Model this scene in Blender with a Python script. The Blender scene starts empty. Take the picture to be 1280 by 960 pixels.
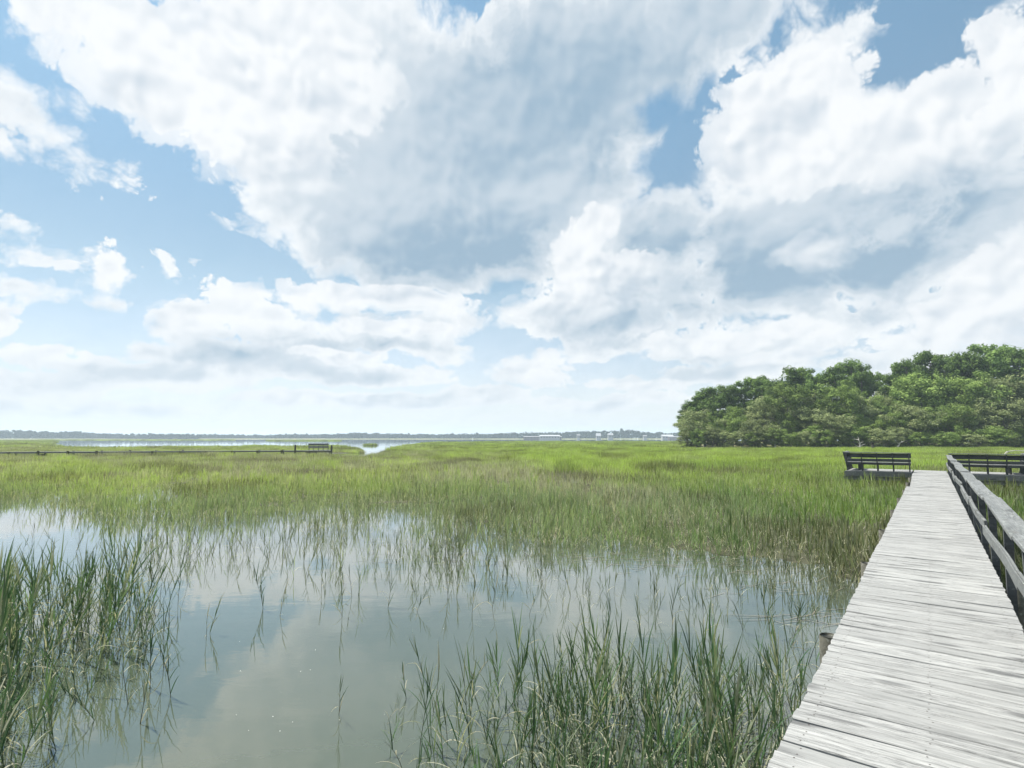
import bpy, math, random
import numpy as np
from mathutils import Vector, Matrix

R = math.radians
sc = bpy.context.scene
C = sc.collection
rng = np.random.default_rng(7)
random.seed(7)

# ------------------------------------------------------------------ camera
FPX = 700.0                      # focal length in pixels of the 1280 px wide photograph
PITCH = math.atan(67 / FPX)
CAM_Z = 2.6
cam_data = bpy.data.cameras.new('camera')
cam_data.sensor_width = 36
cam_data.lens = FPX / 1280 * 36
cam_data.clip_start = 0.05
cam_data.clip_end = 40000
cam = bpy.data.objects.new('camera', cam_data)
C.objects.link(cam)
cam.location = (0, 0, CAM_Z)
cam.rotation_euler = (math.pi / 2 + PITCH, 0, 0)
sc.camera = cam

def ray(px, py):
    r, up = (px - 640) / FPX, -(py - 480) / FPX
    c, s = math.cos(PITCH), math.sin(PITCH)
    return Vector((r, c - up * s, s + up * c))

def project(x, y, z=0.0):
    dz = z - CAM_Z
    c, s = math.cos(PITCH), math.sin(PITCH)
    fwd = y * c + dz * s
    up = -y * s + dz * c
    return 640 + FPX * x / fwd, 480 - FPX * up / fwd

def ground(px, py, z=0.0):
    d = ray(px, py)
    k = (z - CAM_Z) / d.z
    return Vector((d.x * k, d.y * k, z))

def at_depth(px, y):
    """x of pixel column px at depth y"""
    return (px - 640) / FPX * y * math.cos(PITCH)

# ------------------------------------------------------------------ render
sc.render.engine = 'CYCLES'
cy = sc.cycles
cy.use_denoising = True
cy.use_adaptive_sampling = True
cy.adaptive_threshold = 0.02
cy.adaptive_min_samples = 10
cy.max_bounces = 7
cy.diffuse_bounces = 3
cy.glossy_bounces = 3
cy.transmission_bounces = 4
cy.volume_bounces = 1
cy.caustics_reflective = False
cy.caustics_refractive = False
vs = sc.view_settings
vs.view_transform = 'Standard'
vs.look = 'None'
vs.gamma = 1
vs.use_curve_mapping = False
vs.exposure = 0.7

# ------------------------------------------------------------------ sun
SUN_AZ, SUN_EL = -54.0, 63.0     # azimuth right of the view direction (+Y), elevation
sun_vec = Vector((math.sin(R(SUN_AZ)) * math.cos(R(SUN_EL)),
                  math.cos(R(SUN_AZ)) * math.cos(R(SUN_EL)), math.sin(R(SUN_EL))))
sl = bpy.data.lights.new('sun', 'SUN')
sl.energy = 5.0
sl.angle = R(0.5)
sl.color = (1.0, 0.955, 0.88)
sun = bpy.data.objects.new('sun', sl)
C.objects.link(sun)
sun.rotation_euler = (-sun_vec).to_track_quat('-Z', 'Y').to_euler()
sun.location = (0, 0, 60)

# ------------------------------------------------------------------ world: clear sky + cumulus
W = bpy.data.worlds.new('World')
sc.world = W
W.use_nodes = True
wt = W.node_tree
wt.nodes.clear()
W.cycles.sampling_method = 'MANUAL'
W.cycles.sample_map_resolution = 512

class G:
    """tiny helper to write node maths"""
    flat = False                 # True: textures in two dimensions
    def __init__(self, tree):
        self.t = tree
    def new(self, kind, **kw):
        n = self.t.nodes.new(kind)
        for k, v in kw.items():
            setattr(n, k, v)
        return n
    def put(self, sock, v):
        if hasattr(v, 'is_output'):
            self.t.links.new(v, sock)
        elif v is not None:
            sock.default_value = v
    def m(self, op, a, b=None, c=None, clamp=False):
        n = self.new('ShaderNodeMath', operation=op, use_clamp=clamp)
        self.put(n.inputs[0], a); self.put(n.inputs[1], b); self.put(n.inputs[2], c)
        return n.outputs[0]
    def v(self, op, a, b=None, c=None, scale=None):
        n = self.new('ShaderNodeVectorMath', operation=op)
        self.put(n.inputs[0], a); self.put(n.inputs[1], b); self.put(n.inputs[2], c)
        if scale is not None:
            self.put(n.inputs['Scale'], scale)
        return n.outputs['Value'] if op in ('DOT_PRODUCT', 'LENGTH', 'DISTANCE') else n.outputs[0]
    def mix(self, f, a, b, blend='MIX', clamp=True):
        n = self.new('ShaderNodeMix', data_type='RGBA', blend_type=blend, clamp_factor=clamp)
        self.put(n.inputs[0], f); self.put(n.inputs[6], a); self.put(n.inputs[7], b)
        return n.outputs[2]
    def ramp(self, x, lo, hi, a=0.0, b=1.0, smooth=True):
        n = self.new('ShaderNodeMapRange', interpolation_type='SMOOTHSTEP' if smooth else 'LINEAR')
        self.put(n.inputs[0], x); self.put(n.inputs[1], lo); self.put(n.inputs[2], hi)
        self.put(n.inputs[3], a); self.put(n.inputs[4], b)
        return n.outputs[0]
    def noise(self, vec, scale, detail=3, rough=0.5, lac=2.0, dist=0.0, color=False):
        n = self.new('ShaderNodeTexNoise')
        if self.flat: n.noise_dimensions = '2D'
        self.put(n.inputs['Vector'], vec)
        n.inputs['Scale'].default_value = scale
        n.inputs['Detail'].default_value = detail
        n.inputs['Roughness'].default_value = rough
        n.inputs['Lacunarity'].default_value = lac
        n.inputs['Distortion'].default_value = dist
        return n.outputs['Color' if color else 'Fac']
    def voro(self, vec, scale, detail=0, rough=0.5, feature='F1', smooth=0.5, lac=2.0):
        n = self.new('ShaderNodeTexVoronoi', feature=feature)
        if self.flat: n.voronoi_dimensions = '2D'
        if hasattr(n, 'normalize'):
            n.normalize = True
        self.put(n.inputs['Vector'], vec)
        n.inputs['Scale'].default_value = scale
        n.inputs['Detail'].default_value = detail
        n.inputs['Roughness'].default_value = rough
        n.inputs['Lacunarity'].default_value = lac
        if feature == 'SMOOTH_F1':
            n.inputs['Smoothness'].default_value = smooth
        return n.outputs['Distance']

def sky_pos(px, py):
    d = ray(px, py).normalized()
    return math.atan2(d.x, d.y), math.asin(d.z)

def sky_blob(px, py, rx, ry, rot=0):
    """a cloud lump: its place in the sky (azimuth, elevation) and angular size"""
    a0, e0 = sky_pos(px, py)
    a1, e1 = sky_pos(px + 1, py)
    a2, e2 = sky_pos(px, py - 1)
    return a0, e0, rx * abs(a1 - a0), ry * abs(e2 - e0), R(rot)

# x, y, half width, half height, tilt
CLOUDS = [
    # great cloud bank, upper left to the middle
    (150, 40, 125, 62, 0), (250, 95, 130, 80, 0), (340, 150, 130, 90, 0), (420, 235, 130, 95, 0), (480, 290, 120, 78, 0),
    (545, 318, 105, 58, 0), (620, 310, 90, 52, 0), (600, 190, 210, 150, 0), (740, 90, 170, 120, 0), (880, 15, 125, 62, 0),
    (470, 110, 60, 50, 0), (420, 40, 200, 80, 0), (690, 230, 90, 80, 0), (770, 215, 45, 35, 0),
    # right hand bank
    (975, 135, 95, 70, 0), (910, 210, 55, 60, 0), (1070, 210, 170, 95, 0), (1010, 90, 70, 45, 0), (1200, 190, 120, 75, 0),
    (1265, 90, 60, 75, 0), (1120, 150, 60, 40, 0), (960, 290, 115, 85, 0), (985, 345, 120, 58, 0), (1110, 330, 150, 50, 0),
    (1230, 270, 120, 60, 0), (830, 300, 70, 62, 0), (830, 350, 55, 40, 0),
    # middle column
    (738, 285, 34, 30, 0), (722, 330, 42, 40, 0), (760, 365, 85, 52, 0), (680, 392, 50, 40, 0), (780, 410, 75, 35, 0), (735, 420, 50, 30, 0),
    (870, 435, 75, 20, 0), (960, 425, 105, 22, 0), (1060, 408, 60, 16, 0), (900, 465, 90, 16, 0),
    (1080, 396, 95, 18, 0), (870, 392, 45, 22, 0), (1170, 372, 60, 18, 0),
    (280, 415, 32, 18, 0), (1060, 376, 44, 16, 0), (760, 308, 22, 18, 0), (690, 352, 22, 18, 0),
    # right, low, above the wood
    (1200, 400, 90, 38, 0), (1140, 425, 60, 26, 0), (1250, 355, 60, 45, 0), (1285, 325, 40, 40, 0), (1230, 440, 120, 25, 0),
    # low cumulus, left
    (285, 372, 38, 26, 0), (250, 396, 40, 26, 0), (215, 416, 38, 24, 0), (312, 396, 45, 34, 0), (180, 440, 45, 20, 0), (118, 458, 60, 18, 0), (58, 440, 48, 26, 0), (16, 412, 32, 26, 0), (352, 408, 50, 30, 0),
    (382, 380, 38, 20, 0), (430, 377, 62, 17, 0), (520, 380, 80, 18, 0), (580, 396, 30, 24, 0), (480, 420, 110, 24, 0), (545, 415, 56, 22, 0), (400, 442, 80, 26, 0), (300, 450, 110, 28, 0),
    (200, 470, 140, 22, 0), (60, 482, 110, 20, 0), (440, 466, 140, 16, 0),
    (560, 442, 60, 14, 0), (480, 500, 200, 12, 0), (100, 512, 220, 12, 0),
    # small ones, left
    (12, 125, 42, 34, 0), (45, 158, 34, 17, 0), (22, 188, 28, 13, 0), (78, 122, 15, 9, 0), (118, 222, 22, 20, 0), (152, 232, 26, 20, 0),
    (128, 335, 44, 21, 0), (55, 325, 55, 12, 0), (32, 360, 52, 16, 0), (212, 332, 15, 15, 0), (292, 287, 20, 7, 0), (138, 380, 22, 9, 0),
    (6, 278, 10, 5, 0), (-60, 150, 40, 30, 0), (-70, 340, 60, 24, 0),
    # low, middle
    (665, 470, 46, 24, 0), (684, 445, 18, 16, 0), (628, 457, 11, 6, 0), (790, 478, 55, 10, 0), (800, 498, 75, 11, 0), (610, 492, 60, 12, 0), (740, 505, 90, 10, 0),
    (1085, 15, 16, 20, 0), (850, 500, 70, 10, 0), (975, 460, 70, 16, 0), (1080, 455, 70, 18, 0),
]
HOLES = [(228, 6, 24, 20, 0), (826, 140, 26, 22, 0), (862, 175, 38, 40, 0), (840, 205, 40, 26, 0), (640, 366, 20, 12, 0),
         (1090, 100, 20, 14, 0), (1140, 60, 70, 45, 0), (890, 130, 14, 26, 0), (130, 402, 45, 14, 0), (240, 285, 50, 20, 0), (335, 348, 34, 10, 0), (612, 432, 20, 16, 0)]
# thick parts whose grey underside shows: + weight
SHADES = [(560, 320, 150, 60, .9), (640, 330, 80, 45, .45), (480, 340, 90, 34, .4), (650, 190, 210, 150, .72), (790, 70, 230, 150, .68), (450, 250, 120, 70, .22),
          (980, 360, 140, 52, .95), (1040, 285, 190, 70, .75), (1190, 300, 150, 70, .8), (820, 300, 80, 70, .75), (1240, 210, 110, 60, .3), (900, 330, 70, 60, .3),
          (800, 400, 90, 44, .85), (700, 425, 60, 30, .4), (335, 425, 50, 20, .4), (1080, 395, 80, 14, .5), (480, 402, 95, 9, .9), (470, 433, 85, 8, .8), (440, 470, 80, 9, .6),
          (255, 445, 130, 26, .85), (90, 466, 110, 18, .6), (390, 440, 70, 24, .6), (740, 395, 90, 30, .5), (830, 460, 100, 20, .5), (1060, 450, 90, 16, .4), (270, 420, 60, 14, .2), (940, 448, 100, 12, .7), (1240, 425, 90, 24, .6), (1270, 385, 60, 24, .45),
          (640, 490, 90, 12, .4), (25, 172, 34, 9, .35), (60, 345, 50, 6, .35), (380, 120, 80, 40, .12), (1020, 318, 48, 20, -.75), (860, 470, 80, 8, .4)]

# sunlit heaps standing in front of the grey sheets: crisp heads that melt into grey below
FRONT = [
    (95, 42, 62, 36, 0), (170, 75, 100, 62, 0), (270, 65, 110, 70, 0), (360, 55, 85, 62, 0), (425, 62, 50, 52, 0), (478, 112, 30, 32, 0), (400, 125, 85, 50, 0), (250, 150, 80, 50, 0), (330, 195, 100, 50, 0),
    (738, 282, 30, 28, 0), (716, 322, 30, 34, 0), (752, 350, 55, 38, 0), (688, 388, 50, 34, 0), (800, 345, 50, 30, 0), (760, 395, 70, 28, 0),
    (980, 112, 78, 52, 0), (915, 200, 48, 52, 0), (990, 175, 95, 66, 0), (1050, 88, 30, 30, 0), (1110, 165, 90, 46, 0), (1200, 135, 85, 52, 0), (1262, 72, 55, 58, 0), (1190, 190, 110, 46, 0),
    (1000, 312, 28, 22, 0), (1035, 322, 34, 16, 0),
    (1140, 426, 50, 22, 0), (1180, 402, 48, 28, 0), (1235, 362, 55, 38, 0), (1280, 328, 36, 32, 0), (1225, 410, 70, 30, 0),
    (285, 370, 34, 23, 0), (248, 394, 34, 22, 0), (212, 414, 34, 20, 0), (318, 388, 22, 20, 0), (178, 438, 38, 16, 0), (118, 456, 48, 14, 0), (58, 436, 40, 22, 0), (14, 408, 30, 24, 0),
    (382, 374, 34, 16, 0), (440, 370, 60, 12, 0), (530, 376, 70, 13, 0), (588, 392, 22, 22, 0), (500, 412, 90, 10, 0), (430, 445, 80, 9, 0), (345, 400, 30, 24, 0), (60, 330, 50, 11, 0), (130, 335, 40, 18, 0),
    (845, 435, 40, 12, 0), (915, 428, 48, 13, 0), (1000, 414, 55, 11, 0), (985, 446, 60, 9, 0), (665, 466, 38, 18, 0), (684, 442, 15, 14, 0), (800, 482, 55, 8, 0), (830, 498, 60, 7, 0), (340, 497, 30, 7, 0),
]
MELT = [(270, 70, 270, 165, 1), (725, 312, 115, 85, 1), (1060, 125, 270, 130, 1), (1015, 312, 70, 32, .45), (1215, 375, 150, 75, 1), (240, 380, 135, 38, 1), (55, 422, 110, 34, 1), (480, 370, 170, 38, 1),
        (500, 410, 110, 14, 1), (430, 444, 100, 13, 1), (95, 328, 110, 32, 1), (920, 422, 170, 26, 1), (985, 444, 80, 12, 1), (670, 455, 60, 36, 1), (815, 486, 90, 18, 1), (340, 494, 40, 12, 1)]

g = G(wt)
tc = g.new('ShaderNodeTexCoord')
D = g.v('NORMALIZE', tc.outputs['Generated'])
sep = g.new('ShaderNodeSeparateXYZ'); g.put(sep.inputs[0], D)
AZ = g.m('ARCTAN2', sep.outputs[0], sep.outputs[1])
EL = g.m('ARCSINE', sep.outputs[2])
comb = g.new('ShaderNodeCombineXYZ'); g.put(comb.inputs[0], AZ); g.put(comb.inputs[1], EL)
P0 = comb.outputs[0]
g.flat = True
# lumps look smaller towards the horizon: stretch the pattern there
low = g.m('POWER', 2.718, g.m('MULTIPLY', g.m('MAXIMUM', EL, 0.0), -5.0))
comb2 = g.new('ShaderNodeCombineXYZ'); g.put(comb2.inputs[0], AZ); g.put(comb2.inputs[1], g.m('SUBTRACT', EL, g.m('MULTIPLY', low, .14)))
Q = comb2.outputs[0]
# domain warp: big swirls and small ragged edges
w1 = g.v('SUBTRACT', g.noise(Q, 6.5, 2, .5, color=True), (.5, .5, .5))
w2 = g.v('SUBTRACT', g.noise(Q, 26.0, 3, .62, color=True), (.5, .5, .5))
near = g.m('MULTIPLY_ADD', low, -.55, 1.0)
P = g.v('ADD', P0, g.v('SCALE', g.v('MULTIPLY', w1, (.060, .046, 0)), scale=near))
P = g.v('ADD', P, g.v('SCALE', g.v('MULTIPLY', w2, (.028, .024, 0)), scale=near))

def field(blobs, smooth):
    acc = None
    for b in blobs:
        a, e, ra, re, rot = sky_blob(*b)
        q = g.v('MULTIPLY_ADD', P, (1 / ra, 1 / re, 0), (-a / ra, -e / re, 0))
        r = g.v('LENGTH', q)
        k = min(ra, re) * .6 + max(ra, re) * .4
        f = g.m('MULTIPLY_ADD', r, -k, k)
        acc = f if acc is None else g.m('SMOOTH_MAX', acc, f, smooth)
    return acc
cov = field(CLOUDS, .012)
hole = field(HOLES, .01)
# the rest of the sky, outside the placed lumps: the same kind of broken cumulus
side = g.ramp(g.m('ABSOLUTE', AZ), .80, 1.0)
high = g.ramp(EL, .72, .9)
out = g.m('MAXIMUM', side, high)
flat = g.v('DIVIDE', D, g.m('ADD', g.m('ABSOLUTE', sep.outputs[2]), .35))
g.flat = False
rest = g.m('MULTIPLY_ADD', g.noise(flat, 2.2, 3, .5), 1.3, -.62)
cov = g.m('ADD', g.m('MULTIPLY', cov, g.m('SUBTRACT', 1.0, out)), g.m('MULTIPLY', rest, g.m('MULTIPLY', out, .35)))
# billows
g.flat = True
bw = g.v('MULTIPLY_ADD', w1, (.06, .05, 0), Q)
bw = g.v('MULTIPLY_ADD', w2, (.016, .014, 0), bw)
BS, BD = 15.0, 3
bil = g.m('SUBTRACT', 1.0, g.voro(bw, BS, BD, .6, lac=2.3))
sw = g.v('MULTIPLY_ADD', w1, (.07, .05, 0), Q)
lit = g.voro(sw, 10.0, 2, .55, 'SMOOTH_F1', .4)
lit2 = g.voro(g.v('ADD', sw, (-.008, .014, 0)), 10.0, 2, .55, 'SMOOTH_F1', .4)
broad = g.m('SUBTRACT', g.noise(Q, 7.0, 3, .5), .5)
fuzz = g.m('SUBTRACT', g.noise(Q, 12.0, 5, .62), .5)
dens = g.m('MULTIPLY_ADD', g.m('SUBTRACT', bil, .62), g.m('MULTIPLY', near, .12), cov)
dens = g.m('MULTIPLY_ADD', fuzz, g.m('MULTIPLY', near, .07), g.m('SUBTRACT', dens, .006))
wid = g.m('MULTIPLY', near, g.ramp(g.noise(Q, 5.0, 2, .5), .38, .62, .008, .030))
alpha = g.ramp(dens, g.m('MULTIPLY', wid, -1.0), wid)
hf = g.ramp(g.m('MULTIPLY_ADD', fuzz, .05, hole), -.022, .014, 1.0, 0.0)
alpha = g.m('MULTIPLY', alpha, g.m('MAXIMUM', hf, out))
# shade of the cloud: grey where it is thick and seen from below
sh = None
for (x, y, rx, ry, wgt) in SHADES:
    a, e, ra, re, rot = sky_blob(x, y, rx, ry)
    q = g.v('MULTIPLY_ADD', P, (1 / ra, 1 / re, 0), (-a / ra, -e / re, 0))
    d2 = g.m('MULTIPLY_ADD', g.v('DOT_PRODUCT', q, q), -.42, 1.0, clamp=True)
    d2 = g.m('MULTIPLY', d2, d2)
    sh = g.m('MULTIPLY', d2, wgt) if sh is None else g.m('MULTIPLY_ADD', d2, wgt, sh)
sh = g.m('MULTIPLY_ADD', g.m('MULTIPLY', rest, 1.6, clamp=True), out, sh)
front = field(FRONT, .008)
fdens = g.m('MULTIPLY_ADD', g.m('SUBTRACT', bil, .62), g.m('MULTIPLY', near, .10), front)
fdens = g.m('MULTIPLY_ADD', fuzz, g.m('MULTIPLY', near, .05), fdens)
melt = None
for (x, y, rx, ry, wgt) in MELT:
    a, e, ra, re, rot = sky_blob(x, y, rx, ry)
    q = g.v('MULTIPLY_ADD', P, (1 / ra, 1 / re, 0), (-a / ra, -e / re, 0))
    d2 = g.m('MULTIPLY_ADD', g.v('DOT_PRODUCT', q, q), -.62, 1.0, clamp=True)
    d2 = g.m('MULTIPLY', d2, wgt)
    melt = d2 if melt is None else g.m('MAXIMUM', melt, d2)
falpha = g.m('MULTIPLY', g.ramp(fdens, -.004, .012), g.ramp(melt, .0, .85, 0.0, .94))
falpha = g.m('MULTIPLY', falpha, g.m('SUBTRACT', 1.0, out))
relief = g.m('SUBTRACT', lit, lit2)
lum = g.m('ADD', g.m('MULTIPLY', relief, g.m('MULTIPLY_ADD', low, 1.8, 1.5)), g.m('ADD', g.m('MULTIPLY', fuzz, .16), g.m('MULTIPLY', broad, .55)))
thick = g.ramp(dens, .0, .07)
sh2 = g.m('MULTIPLY', g.m('MULTIPLY', sh, .90), g.m('MULTIPLY_ADD', thick, .7, .3))
sh2 = g.m('ADD', sh2, g.m('MULTIPLY', lum, g.m('MULTIPLY_ADD', thick, .6, .35)))
sh2 = g.m('MAXIMUM', g.m('MULTIPLY_ADD', thick, .20, sh2), 0.0)
c1 = g.mix(g.ramp(sh2, 0, .5, smooth=False), (.90, .93, .95, 1), (.61, .69, .76, 1))
ccol = g.mix(g.ramp(sh2, .45, 1.45, smooth=True), c1, (.335, .465, .585, 1))
fsh = g.m('MAXIMUM', g.m('MULTIPLY_ADD', lum, 1.25, g.m('MULTIPLY_ADD', g.m('MAXIMUM', sh, 0.0), .22, .10)), 0.0)
fsh = g.m('MULTIPLY', fsh, g.ramp(fdens, .0, .05, .25, 1.0))
fcol = g.mix(g.ramp(fsh, 0, .5, smooth=False), (.92, .94, .955, 1), (.64, .71, .78, 1))
ccol = g.mix(falpha, ccol, fcol)
alpha = g.m('MAXIMUM', alpha, falpha)
# low air: everything pales towards the horizon
hz = g.m('POWER', 2.718, g.m('MULTIPLY', g.m('MAXIMUM', EL, 0.0), -14.0))
ccol = g.mix(g.m('MULTIPLY', hz, .95), ccol, (.70, .77, .84, 1))
skyn = g.new('ShaderNodeTexSky', sky_type='NISHITA')
skyn.sun_disc = False
skyn.sun_elevation = R(SUN_EL)
skyn.sun_rotation = R(SUN_AZ)
skyn.altitude = 0
skyn.air_density = 1.0
skyn.dust_density = .25
skyn.ozone_density = .8
bg1 = g.new('ShaderNodeBackground'); g.put(bg1.inputs[0], g.mix(1.0, skyn.outputs[0], g.mix(g.ramp(EL, .25, .65), g.mix(g.ramp(EL, .06, .28), (.80, .82, .88, 1), (.79, .88, .79, 1)), (1.08, 1.24, 1.06, 1)), 'MULTIPLY')); bg1.inputs[1].default_value = .092
bg2 = g.new('ShaderNodeBackground'); g.put(bg2.inputs[0], ccol); bg2.inputs[1].default_value = .66
mx = g.new('ShaderNodeMixShader')
alpha = g.m('MAXIMUM', g.m('MULTIPLY', alpha, .97), g.m('POWER', hz, .42))
g.put(mx.inputs[0], alpha)
wt.links.new(bg1.outputs[0], mx.inputs[1]); wt.links.new(bg2.outputs[0], mx.inputs[2])
wo = g.new('ShaderNodeOutputWorld')
wt.links.new(mx.outputs[0], wo.inputs[0])

# ------------------------------------------------------------------ helpers
def tag(o, label=None, cat=None, group=None, kind=None):
    if label: o['label'] = label
    if cat: o['category'] = cat
    if group: o['group'] = group
    if kind: o['kind'] = kind
    return o

def empty(name, loc=(0, 0, 0), rz=0.0):
    o = bpy.data.objects.new(name, None)
    o.empty_display_size = .2
    C.objects.link(o)
    o.location = loc
    o.rotation_euler = (0, 0, rz)
    return o

def mesh(name, verts, faces, mat=None, smooth=False, attrs=None):
    me = bpy.data.meshes.new(name)
    me.from_pydata([tuple(v) for v in verts], [], faces)
    if attrs:
        for k, vals in attrs.items():
            a = me.attributes.new(k, 'FLOAT', 'POINT')
            a.data.foreach_set('value', np.asarray(vals, dtype=np.float32))
    if mat: me.materials.append(mat)
    if smooth:
        me.polygons.foreach_set('use_smooth', [True] * len(me.polygons))
    me.update()
    return me

def link(name, me, parent=None, loc=None, rot=None):
    o = bpy.data.objects.new(name, me)
    C.objects.link(o)
    if parent: o.parent = parent
    if loc is not None: o.location = loc
    if rot is not None: o.rotation_euler = rot
    return o

class MB:
    """collects simple shapes into one mesh"""
    def __init__(self):
        self.v, self.f = [], []
    def add(self, v, f):
        n = len(self.v)
        self.v += [tuple(p) for p in v]
        self.f += [tuple(i + n for i in q) for q in f]
        return self
    def box(self, x0, x1, y0, y1, z0, z1):
        return self.add([(x0, y0, z0), (x1, y0, z0), (x1, y1, z0), (x0, y1, z0), (x0, y0, z1), (x1, y0, z1), (x1, y1, z1), (x0, y1, z1)],
                        [(0, 3, 2, 1), (4, 5, 6, 7), (0, 1, 5, 4), (1, 2, 6, 5), (2, 3, 7, 6), (3, 0, 4, 7)])
    def tube(self, pts, radii, n=6, cap=True):
        pts = [Vector(p) for p in pts]
        v, f = [], []
        for i, p in enumerate(pts):
            d = (pts[min(i + 1, len(pts) - 1)] - pts[max(i - 1, 0)]).normalized()
            a = d.cross(Vector((0, 0, 1)) if abs(d.z) < .9 else Vector((1, 0, 0))).normalized()
            b = d.cross(a)
            for k in range(n):
                t = 2 * math.pi * k / n
                v.append(p + (a * math.cos(t) + b * math.sin(t)) * radii[i])
        for i in range(len(pts) - 1):
            for k in range(n):
                k2 = (k + 1) % n
                f.append((i * n + k, i * n + k2, (i + 1) * n + k2, (i + 1) * n + k))
        if cap:
            f.append(tuple(range(n))); f.append(tuple((len(pts) - 1) * n + k for k in reversed(range(n))))
        return self.add(v, f)
    def build(self, name, mat=None, parent=None, smooth=False, loc=None, rot=None):
        return link(name, mesh(name, self.v, self.f, mat, smooth), parent, loc, rot)

def board_mesh(name, L, Wd, T, mat, segs=8, warp=.004, rnd=random, bevel=.006, ends=.0, nails=()):
    """a weathered board along X, centred; eight corner rings so edges are rounded, slightly bent"""
    v, f = [], []
    ph = rnd.uniform(0, 6.28); ph2 = rnd.uniform(0, 6.28); cup = rnd.uniform(-.3, 1) * warp
    b = bevel
    sec = [(-Wd / 2, -T / 2), (Wd / 2, -T / 2), (Wd / 2, T / 2 - b), (Wd / 2 - b, T / 2), (0, T / 2), (-Wd / 2 + b, T / 2), (-Wd / 2, T / 2 - b)]
    m = len(sec)
    for i in range(segs + 1):
        s = i / segs
        x = (s - .5) * L
        dz = warp * math.sin(s * 5 + ph); dy = warp * .8 * math.sin(s * 4 + ph2)
        for j, (y, z) in enumerate(sec):
            xx = x
            if i in (0, segs) and ends: xx += rnd.uniform(-ends, ends)
            v.append((xx, y + dy, z + dz + (-cup if j == 4 else 0)))
    for i in range(segs):
        for j in range(m):
            k = (j + 1) % m
            f.append((i * m + j, i * m + k, (i + 1) * m + k, (i + 1) * m + j))
    f.append(tuple(reversed(range(m)))); f.append(tuple(segs * m + j for j in range(m)))
    f = [tuple(reversed(q)) for q in f]
    nb = len(f)
    for nx in nails:
        for ny in (-.3, .3):
            cx, cy = nx + rnd.uniform(-.012, .012), (ny + rnd.uniform(-.06, .06)) * Wd
            s = cx / L + .5
            cz = T / 2 + warp * math.sin(s * 5 + ph) - cup * (1 - abs(ny) * 2) * .9 + .0012
            k = len(v)
            v += [(cx + .0048 * math.cos(i * 1.047), cy + .0048 * math.sin(i * 1.047), cz) for i in range(6)]
            f.append(tuple(range(k, k + 6)))
    me = mesh(name, v, f, mat)
    if nails:
        me.materials.append(M['nail'])
        for p in me.polygons[nb:]: p.material_index = 1
    return me

# ------------------------------------------------------------------ materials
def new_mat(name):
    m = bpy.data.materials.new(name)
    m.use_nodes = True
    m.node_tree.nodes.clear()
    gg = G(m.node_tree)
    o = gg.new('ShaderNodeOutputMaterial')
    return m, gg, o

def principled(gg, out, col, rough=.8, bump=None, spec=.3):
    p = gg.new('ShaderNodeBsdfPrincipled')
    gg.put(p.inputs['Base Color'], col)
    gg.put(p.inputs['Roughness'], rough)
    p.inputs['Specular IOR Level'].default_value = spec
    if bump is not None:
        h, strength, dist = bump
        b = gg.new('ShaderNodeBump')
        b.inputs['Strength'].default_value = strength
        b.inputs['Distance'].default_value = dist
        gg.put(b.inputs['Height'], h)
        gg.t.links.new(b.outputs[0], p.inputs['Normal'])
    gg.t.links.new(p.outputs[0], out.inputs[0])
    return p

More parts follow.
